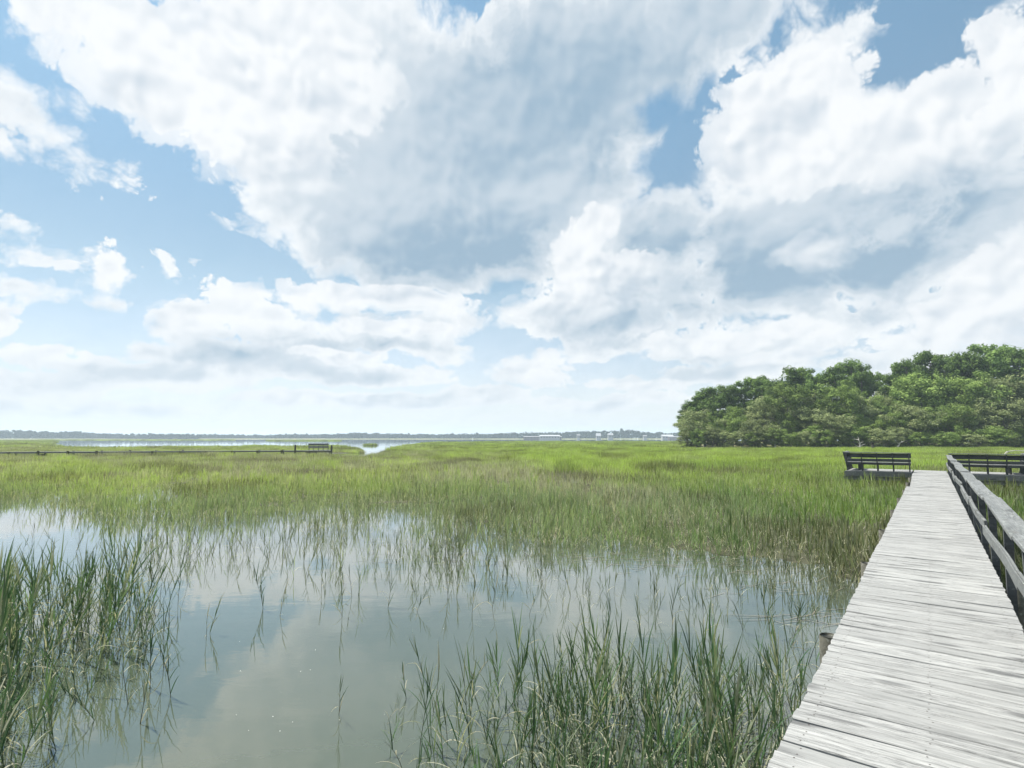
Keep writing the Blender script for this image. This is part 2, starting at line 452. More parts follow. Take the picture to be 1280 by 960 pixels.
def wood(name, light, mid, dark, lichen=0.0, warm=0.0):
    m, gg, o = new_mat(name)
    tcn = gg.new('ShaderNodeTexCoord')
    oi = gg.new('ShaderNodeObjectInfo')
    off = gg.v('SCALE', (37.0, 19.0, 11.0), scale=oi.outputs['Random'])
    co = gg.v('ADD', tcn.outputs['Object'], off)
    st = gg.v('MULTIPLY', co, (3.4, 52.0, 52.0))
    st = gg.v('MULTIPLY_ADD', gg.v('SUBTRACT', gg.noise(co, 2.2, 2, .5, color=True), (.5, .5, .5)), (0, 1.6, 1.6), st)
    grain = gg.noise(st, 1.0, 6, .65)
    fine = gg.noise(gg.v('MULTIPLY', co, (9.0, 150.0, 150.0)), 1.0, 3, .6)
    blot = gg.noise(gg.v('MULTIPLY', co, (3.2, 9.0, 9.0)), 1.0, 5, .65)
    # knots: rare dark eyes stretched along the board
    kn = gg.voro(gg.v('MULTIPLY', co, (1.5, 5.5, 5.5)), 1.0)
    knot = gg.ramp(kn, .07, .17, 1.0, 0.0)
    # cracks: thin dark lines along the grain
    cr = gg.noise(gg.v('MULTIPLY', co, (1.8, 60.0, 60.0)), 1.0, 4, .6)
    crack = gg.ramp(gg.m('ABSOLUTE', gg.m('SUBTRACT', cr, .5)), .0, .022, 1.0, 0.0)
    crack = gg.m('MULTIPLY', crack, gg.ramp(gg.noise(gg.v('MULTIPLY', co, (.9, 9.0, 9.0)), 1.0, 2, .5), .41, .60))
    col = gg.mix(gg.ramp(grain, .30, .68), mid, light)
    col = gg.mix(gg.m('MULTIPLY', gg.ramp(blot, .48, .75), .55), col, mid)
    col = gg.mix(gg.m('MULTIPLY', gg.ramp(fine, .54, .76), .34), col, dark)
    col = gg.mix(gg.m('MULTIPLY', crack, .85), col, dark)
    col = gg.mix(gg.m('MULTIPLY', knot, .65), col, dark)
    # each board weathers a little differently
    col = gg.mix(gg.m('MULTIPLY', gg.ramp(gg.m('FRACT', gg.m('MULTIPLY', oi.outputs['Random'], 7.13)), .2, 1.0, smooth=False), .62), col, mid)
    if lichen:
        li = gg.noise(co, 26.0, 4, .6)
        col = gg.mix(gg.m('MULTIPLY', gg.ramp(li, .56, .68), lichen), col, (.42, .45, .40, 1))
        col = gg.mix(gg.m('MULTIPLY', gg.ramp(gg.noise(co, 13.0, 4, .6), .55, .7), lichen), col, (.10, .10, .09, 1))
    hgt = gg.m('MULTIPLY_ADD', crack, -1.2, gg.m('ADD', gg.m('MULTIPLY', grain, 1.0), gg.m('MULTIPLY', fine, .35)))
    principled(gg, o, col, .75, (hgt, .55, .004), .35)
    return m

M = {}
M['deck'] = wood('weathered_deck_wood', (.39, .395, .385, 1), (.21, .215, .21, 1), (.028, .03, .033, 1))
M['rail'] = wood('weathered_rail_wood', (.215, .225, .225, 1), (.12, .13, .13, 1), (.03, .033, .033, 1), lichen=.6)
M['bench'] = wood('shade_darkened_wood', (.10, .11, .115, 1), (.05, .056, .06, 1), (.015, .016, .017, 1), lichen=.12)  # bench frames, backs and rail posts: shade on them put into a darker wood colour
M['pile'] = wood('piling_wood', (.16, .155, .125, 1), (.09, .09, .07, 1), (.03, .03, .025, 1), lichen=.3)

def grass_mat(name, transl=.38):
    m, gg, o = new_mat(name)
    at = gg.new('ShaderNodeAttribute', attribute_name='tint', attribute_type='INSTANCER')
    de = gg.new('ShaderNodeAttribute', attribute_name='dead', attribute_type='GEOMETRY')
    hg = gg.new('ShaderNodeAttribute', attribute_name='hgt', attribute_type='GEOMETRY')
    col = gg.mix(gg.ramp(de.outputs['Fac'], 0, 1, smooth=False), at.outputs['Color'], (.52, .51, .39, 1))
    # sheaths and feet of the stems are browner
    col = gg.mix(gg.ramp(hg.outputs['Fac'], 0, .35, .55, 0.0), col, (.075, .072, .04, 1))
    df = gg.new('ShaderNodeBsdfDiffuse'); gg.put(df.inputs[0], col)
    tr = gg.new('ShaderNodeBsdfTranslucent'); gg.put(tr.inputs[0], gg.mix(.5, col, gg.mix(1.0, col, (1.25, 1.15, .5, 1), 'MULTIPLY')))
    a = gg.new('ShaderNodeMixShader'); a.inputs[0].default_value = transl
    gg.t.links.new(df.outputs[0], a.inputs[1]); gg.t.links.new(tr.outputs[0], a.inputs[2])
    gg.t.links.new(a.outputs[0], o.inputs[0])
    return m
M['grass'] = grass_mat('cordgrass')

def plant_mat(name, green):
    """the same leaf for single plants, varied by object"""
    m, gg, o = new_mat(name)
    oi = gg.new('ShaderNodeObjectInfo')
    de = gg.new('ShaderNodeAttribute', attribute_name='dead', attribute_type='GEOMETRY')
    base = gg.mix(oi.outputs['Random'], green, (green[0] * 1.5, green[1] * 1.3, green[2] * 1.1, 1))
    col = gg.mix(gg.ramp(de.outputs['Fac'], 0, 1, smooth=False), base, (.46, .43, .30, 1))
    df = gg.new('ShaderNodeBsdfDiffuse'); gg.put(df.inputs[0], col)
    tr = gg.new('ShaderNodeBsdfTranslucent'); gg.put(tr.inputs[0], col)
    a = gg.new('ShaderNodeMixShader'); a.inputs[0].default_value = .4
    gg.t.links.new(df.outputs[0], a.inputs[1]); gg.t.links.new(tr.outputs[0], a.inputs[2])
    gg.t.links.new(a.outputs[0], o.inputs[0])
    return m
M['plant'] = plant_mat('cordgrass_leaf', (.040, .085, .040, 1))
M['stem'] = plant_mat('cordgrass_stem', (.05, .06, .03, 1))

def leaf_mat(name, dark, light, transl=.3):
    m, gg, o = new_mat(name)
    oi = gg.new('ShaderNodeObjectInfo')
    tcn = gg.new('ShaderNodeTexCoord')
    geo = gg.new('ShaderNodeNewGeometry')
    n = gg.noise(tcn.outputs['Object'], .55, 3, .6)
    col = gg.mix(gg.ramp(n, .35, .65), dark, light)
    col = gg.mix(gg.m('MULTIPLY', geo.outputs['Random Per Island'], .5), col, light)
    k = gg.m('MULTIPLY_ADD', oi.outputs['Random'], .5, .75)
    col = gg.v('SCALE', col, scale=k)
    df = gg.new('ShaderNodeBsdfDiffuse'); gg.put(df.inputs[0], col)
    tr = gg.new('ShaderNodeBsdfTranslucent'); gg.put(tr.inputs[0], col)
    a = gg.new('ShaderNodeMixShader'); a.inputs[0].default_value = transl
    gg.t.links.new(df.outputs[0], a.inputs[1]); gg.t.links.new(tr.outputs[0], a.inputs[2])
    gg.t.links.new(a.outputs[0], o.inputs[0])
    return m
M['pine'] = leaf_mat('pine_needles', (.070, .125, .042, 1), (.190, .280, .080, 1), .25)
M['oak'] = leaf_mat('oak_leaves', (.140, .185, .080, 1), (.340, .390, .180, 1), .3)
M['broad'] = leaf_mat('broad_leaves', (.120, .190, .055, 1), (.290, .390, .115, 1), .3)
M['farwood'] = leaf_mat('far_leaves', (.030, .050, .035, 1), (.060, .085, .05, 1))

def simple(name, col, rough=.8, var=.15, scale=3.0, spec=.3):
    m, gg, o = new_mat(name)
    tcn = gg.new('ShaderNodeTexCoord')
    n = gg.noise(tcn.outputs['Object'], scale, 4, .6)
    c = gg.mix(n, tuple(x * (1 - var) for x in col) + (1,), tuple(min(1, x * (1 + var)) for x in col) + (1,))
    principled(gg, o, c, rough, (n, .3, .02), spec)
    return m
M['bark'] = simple('bark', (.20, .18, .155), .9, .35, 2.0)
M['deadwood'] = simple('bleached_deadwood', (.46, .44, .40), .85, .2, 4.0)
M['roof'] = simple('pale_metal_roof', (.42, .43, .45), .5, .06)
M['brownwall'] = simple('brown_boards', (.17, .13, .11), .8, .2)
M['whitewall'] = simple('white_boards', (.40, .40, .39), .7, .06)
M['glass'] = simple('dark_window', (.03, .035, .04), .15, .1, spec=.6)
M['greyroof'] = simple('grey_shingles', (.22, .22, .23), .8, .15)
M['foam'] = simple('foam', (.62, .64, .62), .7, .1)
M['nail'] = simple('rusty_nail', (.045, .035, .03), .6, .2)
M['stump'] = simple('dark_stump', (.05, .045, .04), .9, .3, 6.0)

# mud and marsh ground
m, gg, o = new_mat('marsh_mud')
tcn = gg.new('ShaderNodeTexCoord')
n1 = gg.noise(tcn.outputs['Object'], .35, 5, .6); n2 = gg.noise(tcn.outputs['Object'], 6.0, 5, .65)
c = gg.mix(n1, (.045, .042, .028, 1), (.065, .075, .034, 1))
c = gg.mix(gg.m('MULTIPLY', gg.ramp(n2, .5, .7), .5), c, (.10, .09, .06, 1))
principled(gg, o, c, .8, (n2, .6, .05), .3)
M['mud'] = m
m, gg, o = new_mat('upland_ground')
tcn = gg.new('ShaderNodeTexCoord')
n1 = gg.noise(tcn.outputs['Object'], .12, 5, .6); n2 = gg.noise(tcn.outputs['Object'], 1.5, 5, .65)
c = gg.mix(gg.ramp(n1, .4, .6), (.13, .16, .055, 1), (.27, .25, .14, 1))
c = gg.mix(gg.m('MULTIPLY', gg.ramp(n2, .5, .7), .6), c, (.10, .12, .05, 1))
principled(gg, o, c, .9, (n2, .6, .1), .2)
M['upland'] = m
# tidal water: turbid, mirror-like, hardly rippled
m, gg, o = new_mat('tidal_water')
tcn = gg.new('ShaderNodeTexCoord')
n1 = gg.noise(gg.v('MULTIPLY', tcn.outputs['Object'], (1, 1, 1)), .22, 4, .55)
c = gg.mix(gg.ramp(n1, .35, .65), (.060, .076, .054, 1), (.072, .086, .062, 1))
r1 = gg.noise(gg.v('MULTIPLY', tcn.outputs['Object'], (1.0, 2.2, 1.0)), 2.3, 3, .5)
r2 = gg.noise(tcn.outputs['Object'], .5, 2, .5)
hgt = gg.m('ADD', gg.m('MULTIPLY', r1, .35), r2)
bmp = gg.new('ShaderNodeBump'); bmp.inputs['Strength'].default_value = .045; bmp.inputs['Distance'].default_value = .08
gg.put(bmp.inputs['Height'], hgt)
lw = gg.new('ShaderNodeLayerWeight'); gg.t.links.new(bmp.outputs[0], lw.inputs['Normal'])
lw.inputs['Blend'].default_value = .5
df = gg.new('ShaderNodeBsdfDiffuse'); gg.put(df.inputs[0], c)
gl = gg.new('ShaderNodeBsdfGlossy'); gl.inputs['Roughness'].default_value = .012; gl.inputs[0].default_value = (.97, .985, 1, 1)
gg.t.links.new(bmp.outputs[0], gl.inputs['Normal'])
wm = gg.new('ShaderNodeMixShader'); gg.put(wm.inputs[0], gg.m('MULTIPLY_ADD', gg.m('POWER', lw.outputs['Facing'], 3.2), .97, .02))
gg.t.links.new(df.outputs[0], wm.inputs[1]); gg.t.links.new(gl.outputs[0], wm.inputs[2]); gg.t.links.new(wm.outputs[0], o.inputs[0])
M['water'] = m

# ------------------------------------------------------------------ setting: water and land
S = 9000.0
mb = MB()
mb.add([(-S, -2000, 0), (S, -2000, 0), (S, S, 0), (-S, S, 0)], [(0, 1, 2, 3)])
tag(mb.build('water', M['water']), kind='structure')

# edge of the closed marsh: lower limit (image row of the foot of the grass) for each image column
EDGE_X = [-600, 0, 90, 140, 300, 450, 560, 640, 700, 760, 850, 950, 1030, 1060, 1200]
EDGE_Y = [602, 602, 602, 608, 610, 612, 616, 624, 644, 666, 682, 696, 708, 730, 760]
FADE_Y = [44, 48, 62, 120, 124, 130, 130, 118, 84, 60, 48, 40, 36, 28, 22]

yaw = math.atan(((1163 - 640) / FPX) / (math.cos(PITCH) + math.sin(PITCH) * 67 / FPX))
U = np.array([math.sin(yaw), math.cos(yaw)]); Nn = np.array([math.cos(yaw), -math.sin(yaw)])
DOCK_OFF = -.096                 # the camera stands a little right of the middle of the boardwalk
def dock_local(x, y):
    return x * Nn[0] + y * Nn[1] - DOCK_OFF, x * U[0] + y * U[1]
def dock_world(lat, t, z=0.0):
    lat = lat + DOCK_OFF
    return Vector((Nn[0] * lat + U[0] * t, Nn[1] * lat + U[1] * t, z))

def vnoise(x, y, s, seed=0):
    """smooth value noise on arrays"""
    r = np.random.default_rng(seed)
    T = r.random((256, 256))
    x = np.asarray(x) / s + 500.3; y = np.asarray(y) / s + 500.7
    xi = np.floor(x).astype(int); yi = np.floor(y).astype(int)
    fx = x - xi; fy = y - yi
    fx = fx * fx * (3 - 2 * fx); fy = fy * fy * (3 - 2 * fy)
    a = T[xi % 256, yi % 256]; b = T[(xi + 1) % 256, yi % 256]; c = T[xi % 256, (yi + 1) % 256]; d = T[(xi + 1) % 256, (yi + 1) % 256]
    return (a * (1 - fx) + b * fx) * (1 - fy) + (c * (1 - fx) + d * fx) * fy

def forest_front(x):
    """depth of the foot of the wood on the right, as a function of x"""
    return np.interp(x, [30, 38, 60, 100, 140], [128, 124, 118, 112, 108])

def density(x, y):
    """marsh cover 0..1 at ground positions (arrays)"""
    x = np.asarray(x, float); y = np.asarray(y, float)
    px, py = project(x, y)
    e = np.interp(px, EDGE_X, EDGE_Y); fd = np.interp(px, EDGE_X, FADE_Y)
    jit = (vnoise(x, y, 2.2, 3) - .5) * 1.0 + (vnoise(x, y, .8, 4) - .5) * .6
    over = (py - e) / fd + jit * .55
    d = np.clip(1 - over, 0, 1) ** 2.6
    d = np.where(over < 0, 1.0, d)
    lat, t = dock_local(x, y)
    # right of the boardwalk
    dr = np.clip((t - 5.5) / 4.0 + (vnoise(x, y, 1.2, 5) - .5) * .8, 0, 1)
    d = np.where(lat > .1, dr, d)
    # wet hollows where the grass is thin
    pn = vnoise(x / 2.4, y, 2.6, 15) * .65 + vnoise(x / 1.8, y, 1.1, 16) * .35
    d = d * np.where((y > 16) & (lat < -3), np.clip((pn - .20) / .10, .12, 1), 1.0)
    # puddles inside the marsh
    for (qx, qy, rx, ry, k) in [(705, 596, 26, 7, .95), (690, 588, 18, 3, .9), (625, 580, 22, 2.5, .8), (255, 569, 22, 2, .8), (100, 570, 14, 2, .8), (320, 567, 18, 2, .8), (600, 566, 16, 1.2, .9)]:
        rr = ((px - qx) / rx) ** 2 + ((py - qy) / ry) ** 2
        d = d * (1 - k * np.clip(1.4 - rr, 0, 1))
    # far side: creek and channel
    wob = (vnoise(x, y, 14, 8) - .5) * 2
    near_end = np.interp(px, [-800, 300, 385, 405, 440, 478, 486, 540, 640, 860, 1300], [134, 134, 128, 66, 64, 70, 96, 260, 330, 330, 330]) * (1 + .05 * wob)
    d = np.where(y > near_end, 0.0, d)
    d = np.where((px < 62 + 8 * wob) & (y > 134) & (y < 520), np.where((y > 150) & (y < 190), .25, 1.0), d)
    isl = (px > 300) & (px < 445 - (y - 110) * .6) & (y > 95) & (y < 150 + 10 * wob)
    d = np.where(isl, 1.0, d)
    d = np.where((px > 335) & (px < 425) & (y > 430) & (y < 500), 1.0, d)
    d = np.where((px > 50) & (px < 292) & (y > 560) & (y < 620), 1.0, d)
    d = np.where(((px - 464) / 5) ** 2 + ((y - 190) / 10) ** 2 < 1, 1.0, d)
    d = np.where((x > .315 * y) & (y > forest_front(x) - 3), 0.0, d)
    # keep clear under the boardwalk
    d = np.where((np.abs(lat) < .70) & (t < 35), 0.0, d)
    return d

# marsh floor: stands a hand above the water where the grass is closed
def ground_sheet(name, xs, ys, fn, mat):
    X, Y = np.meshgrid(xs, ys)
    Z = fn(X, Y)
    nx, ny = len(xs), len(ys)
    v = np.stack([X.ravel(), Y.ravel(), Z.ravel()], 1)
    f = []
    zz = Z
    for j in range(ny - 1):
        for i in range(nx - 1):
            if max(zz[j, i], zz[j, i + 1], zz[j + 1, i], zz[j + 1, i + 1]) > -.02:
                f.append((j * nx + i, j * nx + i + 1, (j + 1) * nx + i + 1, (j + 1) * nx + i))
    return tag(link(name, mesh(name, v, f, mat, smooth=True)), kind='structure')

def marsh_h(X, Y):
    d = density(X, Y)
    return np.where(d > .92, .03 + .05 * (vnoise(X, Y, 1.7, 21) - .45), -.12 + .1 * d)
ground_sheet('marsh_ground', np.arange(-75, 62, .7), np.arange(8, 80, .7), marsh_h, M['mud'])
def marsh_h2(X, Y):
    return np.where(density(X, Y) > .5, .07 + .08 * (vnoise(X, Y, 6, 22) - .3), -.3)
ground_sheet('far_marsh_ground', np.arange(-520, 420, 4.0), np.arange(79.4, 640, 4.0), marsh_h2, M['mud'])

def upland_h(X, Y):
    k = np.clip((Y - forest_front(X) + 4) / 8, 0, 1) * np.clip((X - .318 * Y) / 5, 0, 1)
    return -.25 + 1.25 * k + .25 * (vnoise(X, Y, 5, 31) - .5) * k
ground_sheet('upland', np.arange(26, 330, 3.0), np.arange(90, 260, 2.5), upland_h, M['upland'])

# ------------------------------------------------------------------ far shore
def far_land(X, Y):
    s = np.interp(X, [-1400, -700, -300, 0, 300, 1400], [820, 880, 960, 960, 930, 900]) + 16 * (vnoise(X, Y * 0, 60, 41) - .5)
    return np.clip((Y - s) / 25, -.4, 1.0) * 1.0
ground_sheet('far_shore', np.arange(-1500, 1500, 25.0), np.arange(800, 1500, 20.0), far_land, M['upland'])

# ------------------------------------------------------------------ the boardwalk
DECK = 1.0
dock = empty('boardwalk', dock_world(0, 0), -yaw)
tag(dock, 'grey weathered plank boardwalk crossing the marsh towards the trees', 'boardwalk')
PW, PG = .136, .010
variants = [board_mesh('plank', 1.26, PW, .038, M['deck'], 6, .003, ends=.006, nails=(-.54, 0, .54)) for _ in range(24)]
t = -1.0
while t < 34.6:
    o = link('plank', random.choice(variants), dock)
    inset = .0
    if 22.6 < t < 30: inset = .10 * (1 - (t - 22.6) / 7.4)
    sag = -.012 * math.sin(math.pi * ((t - 5.7) % 3.55) / 3.55) + .012 * math.sin(t * .9)
    o.location = (random.gauss(0, .003) + inset * .5, t + PW / 2, DECK - .019 + sag + random.gauss(0, .0018))
    o.scale = ((1.265 - inset) / 1.26, 1, 1)
    o.rotation_euler = (random.gauss(0, .010), random.gauss(0, .0015), random.gauss(0, .0022) + (math.pi if random.random() < .5 else 0))
    t += PW + PG + random.uniform(-.0025, .004)
T_END = t
for lx in (-.54, 0, .54):
    tt = -1.0
    while tt < 34.4:
        L = min(3.55, 34.5 - tt)
        o = link('stringer', board_mesh('stringer', L - .01, .05, .19, M['pile'], 2, .004), dock, (lx, tt + L / 2, DECK - .16), (0, 0, math.pi / 2))
        tt += 3.55
BENTS = [2.15 + 3.55 * k for k in range(9)]
for bt in BENTS:
    jx = random.uniform(-.02, .02)
    link('cross_beam', board_mesh('cross_beam', 1.46, .06, .20, M['pile'], 3, .004), dock, (jx, bt + .12, DECK - .365))
    for sx in (-.715, .80):
        mbp = MB()
        top = DECK - random.uniform(.10, .17)
        r0 = random.uniform(.07, .085)
        mbp.tube([(0, 0, -.9), (0, 0, .2), (.01, 0, top - .012), (.01, 0, top)], [r0 * 1.05, r0 * 1.03, r0, r0 * .9], 12)
        mbp.build('piling', M['pile'], dock, True, (sx + jx * .5, bt, 0))

# platform with two wings at the end
plat = empty('platform', dock_world(0, 32.0), -yaw)
tag(plat, 'wide plank platform with two wings at the end of the boardwalk', 'platform')
WING = 3.34
wing_var = [board_mesh('plank', WING - .72, PW, .038, M['deck'], 6, .003, ends=.006) for _ in range(6)]
for sx in (-1, 1):
    yy = .02
    while yy < 2.45:
        o = link('plank', random.choice(wing_var), plat, (sx * (.66 + (WING - .66) / 2), yy + PW / 2, DECK - .017 + random.gauss(0, .002)))
        o.rotation_euler = (random.gauss(0, .006), 0, random.gauss(0, .0015))
        yy += PW + PG
    cx = sx * (.68 + (WING - .68) / 2); L = WING - .66
    link('rim_joist', board_mesh('rim_joist', L, .045, .24, M['rail'], 5, .005), plat, (cx, -.045, DECK - .125))
    link('rim_joist', board_mesh('rim_joist', L, .045, .24, M['rail'], 5, .005), plat, (cx, 2.55, DECK - .165))
    link('rim_joist', board_mesh('rim_joist', 2.5, .045, .24, M['rail'], 5, .005), plat, (sx * (WING + .03), 1.25, DECK - .165), (0, 0, math.pi / 2))
    link('lower_beam', board_mesh('lower_beam', L + .15, .07, .17, M['rail'], 4, .005), plat, (cx, .06, DECK - .345))
    for (qx, qy) in ((1.0, .18), (3.0, .18), (1.0, 2.3), (3.0, 2.3)):
        mbp = MB(); mbp.tube([(0, 0, -.9), (0, 0, DECK - .24)], [.10, .095], 10)
        mbp.build('piling', M['pile'], plat, True, (sx * qx, qy, 0))
    br = MB()
    br.tube([(sx * 2.6, .06, DECK - .42), (sx * 1.75, .14, .10)], [.045, .045], 4)
    br.build('brace', M['pile'], plat)

# benches built on the wings: backs towards the boardwalk and towards the ends
def make_bench(L, label, side, dark='bench'):
    """origin: middle of the foot of the back, +Y is the way one sits; X along the bench"""
    b = empty('bench', (0, 0, 0))
    tag(b, label, 'bench')
    lean = .17
    n = 5 if L > 2.2 else 4
    for i in range(n):
        x = -L / 2 + .06 + (L - .12) * i / (n - 1)
        p = MB()
        w, d = .022, .045
        z0, z1 = -.02, .86
        p.add([(x - w, -d, z0), (x + w, -d, z0), (x + w, d, z0), (x - w, d, z0),
               (x - w, -d - lean, z1), (x + w, -d - lean, z1), (x + w, d - lean, z1), (x - w, d - lean, z1)],
              [(0, 3, 2, 1), (4, 5, 6, 7), (0, 1, 5, 4), (1, 2, 6, 5), (2, 3, 7, 6), (3, 0, 4, 7)])
        p.build('back_post', M[dark], b)
        q = MB(); q.box(x - .02, x + .02, .42, .50, 0, .36)
        q.build('leg', M[dark], b)
        q = MB(); q.box(x - .018, x + .018, .0, .50, .335, .39)
        q.build('seat_bearer', M[dark], b)
    tilt = -math.atan2(lean, .88)
    for (zc, h) in ((.745, .20), (.525, .135)):
        o = link('back_slat', board_mesh('back_slat', L + .04, .032, h, M[dark], 6, .005), b, (random.uniform(-.01, .01), .066 - lean * zc / .86, zc))
        o.rotation_euler = (-tilt * -1, 0, 0)
    o = link('back_cap', board_mesh('back_cap', L + .08, .15, .034, M['rail'], 6, .005), b, (0, -lean + .02, .882))
    for k in range(3):
        o = link('seat_slat', board_mesh('seat_slat', L + .02, .145, .036, M['rail'], 6, .004), b, (random.uniform(-.01, .01), .15 + k * .155, .411))
    link('seat_apron', board_mesh('seat_apron', L, .03, .10, M[dark], 4, .004), b, (0, .028, .355))
    return b
def place_bench(b, lat, t, rz):
    p = dock_world(lat, t, DECK)
    b.location = p; b.rotation_euler = (0, 0, -yaw + rz)
LB = 2.62
place_bench(make_bench(LB, 'dark slatted bench on the platform wing without a railing, back to the boardwalk', 0), -.70 - LB / 2, 32.10, 0)
place_bench(make_bench(LB, 'dark slatted bench on the platform wing behind the railing, back to the boardwalk', 0), .72 + LB / 2, 32.10, 0)
place_bench(make_bench(1.75, 'short dark bench closing the outer end of the wing without a railing', 1), -3.28, 33.55, -math.pi / 2)
place_bench(make_bench(1.75, 'short dark bench closing the outer end of the wing behind the railing', 1), 3.28, 33.55, math.pi / 2)

# railing along the right edge
rail = empty('railing', dock_world(0, 0), -yaw)
tag(rail, 'weathered wooden railing with a flat cap board along one edge of the boardwalk', 'railing')
pt = .8
while pt < 32:
    w = random.uniform(.038, .045)
    p = MB()
    p.box(-w, w, -.045, .045, -.42, .775)
    p.build('rail_post', M['bench'], rail, False, (.685 + random.gauss(0, .006), pt, DECK), (random.gauss(0, .008), random.gauss(0, .012), 0))  # posts take the darkened wood, their shaded faces are in the colour
    pt += 1.8
tt = -1.0
def wavy(L, W_, T_, amp_z, amp_y, mat, seed):
    r = random.Random(seed)
    return board_mesh('rail', L, W_, T_, mat, 16, amp_z, r, .006, .004)
k = 0
while tt < 31.9:
    L = min(3.6, 32.05 - tt)
    o = link('cap_board', wavy(L - .008, .18, .038, .012, .01, M['rail'], 50 + k), rail,
             (.685 + random.gauss(0, .008), tt + L / 2, DECK + .797 + random.gauss(0, .004)), (random.gauss(0, .012), random.gauss(0, .003), math.pi / 2 + random.gauss(0, .003)))
    me = wavy(L + .03, .04, .115, .016, .015, M['rail'], 80 + k)
    o = link('mid_rail', me, rail, (.610 + random.gauss(0, .006) + (.004 if k % 2 else -.004), tt + L / 2, DECK + .43 + random.gauss(0, .012)),
             (random.gauss(0, .05), random.gauss(0, .006), math.pi / 2 + random.gauss(0, .004)))
    tt += L
    k += 1

# ------------------------------------------------------------------ grass plants
class Grass:
    def __init__(self):
        self.v, self.f, self.dead, self.h = [], [], [], []
    def blade(self, base, az, ang, curve, length, width, segs, dead, h0=0.0, twist=0.0, hscale=1.0):
        """a strip leaf starting at angle `ang` from the vertical and bending over by `curve`"""
        p = np.array(base, float)
        n = len(self.v)
        dirh = np.array([math.cos(az), math.sin(az), 0.0])
        side0 = np.array([-math.sin(az), math.cos(az), 0.0])
        st = length / segs
        a = ang
        for i in range(segs + 1):
            s = i / segs
            d = dirh * math.sin(a) + np.array([0, 0, math.cos(a)])
            nr = np.cross(d, side0)
            sd = side0 * math.cos(twist * s) + nr * math.sin(twist * s)
            w = width * .5 * (1 - s ** 2.2) * (.55 + .45 * min(1, s * 5)) + .0006
            self.v.append(tuple(p - sd * w)); self.v.append(tuple(p + sd * w))
            self.dead += [dead, dead]
            hh = h0 + (p[2] - base[2]) * hscale
            self.h += [max(hh, 0)] * 2
            p = p + d * st
            a += curve / segs * (.4 + 1.2 * s)
        for i in range(segs):
            k = n + i * 2
            self.f.append((k, k + 1, k + 3, k + 2))
    def stem(self, base, az, lean, H, r, segs, dead):
        n = len(self.v)
        top = None
        pts = []
        p = np.array(base, float); a = lean * .4
        for i in range(segs + 1):
            s = i / segs
            for k in range(3):
                t = k * 2.094
                rr = r * (1 - .6 * s)
                self.v.append((p[0] + rr * math.cos(t), p[1] + rr * math.sin(t), p[2]))
                self.dead.append(dead); self.h.append(s)
            pts.append(p.copy())
            p = p + np.array([math.cos(az) * math.sin(a), math.sin(az) * math.sin(a), math.cos(a)]) * H / segs
            a += lean * 1.2 / segs
        for i in range(segs):
            for k in range(3):
                k2 = (k + 1) % 3
                self.f.append((n + i * 3 + k, n + i * 3 + k2, n + (i + 1) * 3 + k2, n + (i + 1) * 3 + k))
        return pts
    def me(self, name, mat):
        return mesh(name, self.v, self.f, mat, attrs={'dead': self.dead, 'hgt': self.h})

def plant(r, H, nleaf, segs, width, lean=.12, deadp=.25, base=(0, 0), stem_to=None, G_=None, stems=True, lfac=1.0):
    """cordgrass: a reed stem with alternate, stiff, arching leaves"""
    L = G_ or Grass()
    S_ = stem_to or L
    az0 = r.uniform(0, 6.28)
    lean_az = r.uniform(0, 6.28)
    hs = H * .72
    pts = S_.stem((base[0], base[1], -.12), lean_az, r.gauss(0, lean), hs, width * .42, 5, .15) if stems else \
        [np.array((base[0], base[1], -.12 + hs * i / 5)) + np.array([math.cos(lean_az), math.sin(lean_az), 0]) * .12 * lean * hs * i for i in range(6)]
    for i in range(nleaf):
        s = .22 + .78 * (i / max(1, nleaf - 1)) ** .9
        q = s * 5
        k = min(int(q), 4)
        p = pts[k] + (pts[k + 1] - pts[k]) * (q - k)
        az = az0 + (math.pi if i % 2 else 0) + r.gauss(0, .5)
        dead = s < .62 and r.random() < deadp
        ln = H * r.uniform(.26, .46) * (1 if s < .9 else .85) * lfac
        if dead:
            L.blade(p, az, r.uniform(.5, 1.0), r.uniform(1.2, 2.4), ln * .9, width * .8, segs, r.uniform(.7, 1.0), s, r.uniform(-1.5, 1.5))
        else:
            top = i >= nleaf - 2
            L.blade(p, az, r.uniform(.05, .2) if top else r.uniform(.22, .55), r.uniform(.05, .35) if top else r.uniform(.1, 1.0), ln, width, segs,
                    max(0, r.gauss(.08, .22)), s, r.uniform(-.6, .6))
    return L

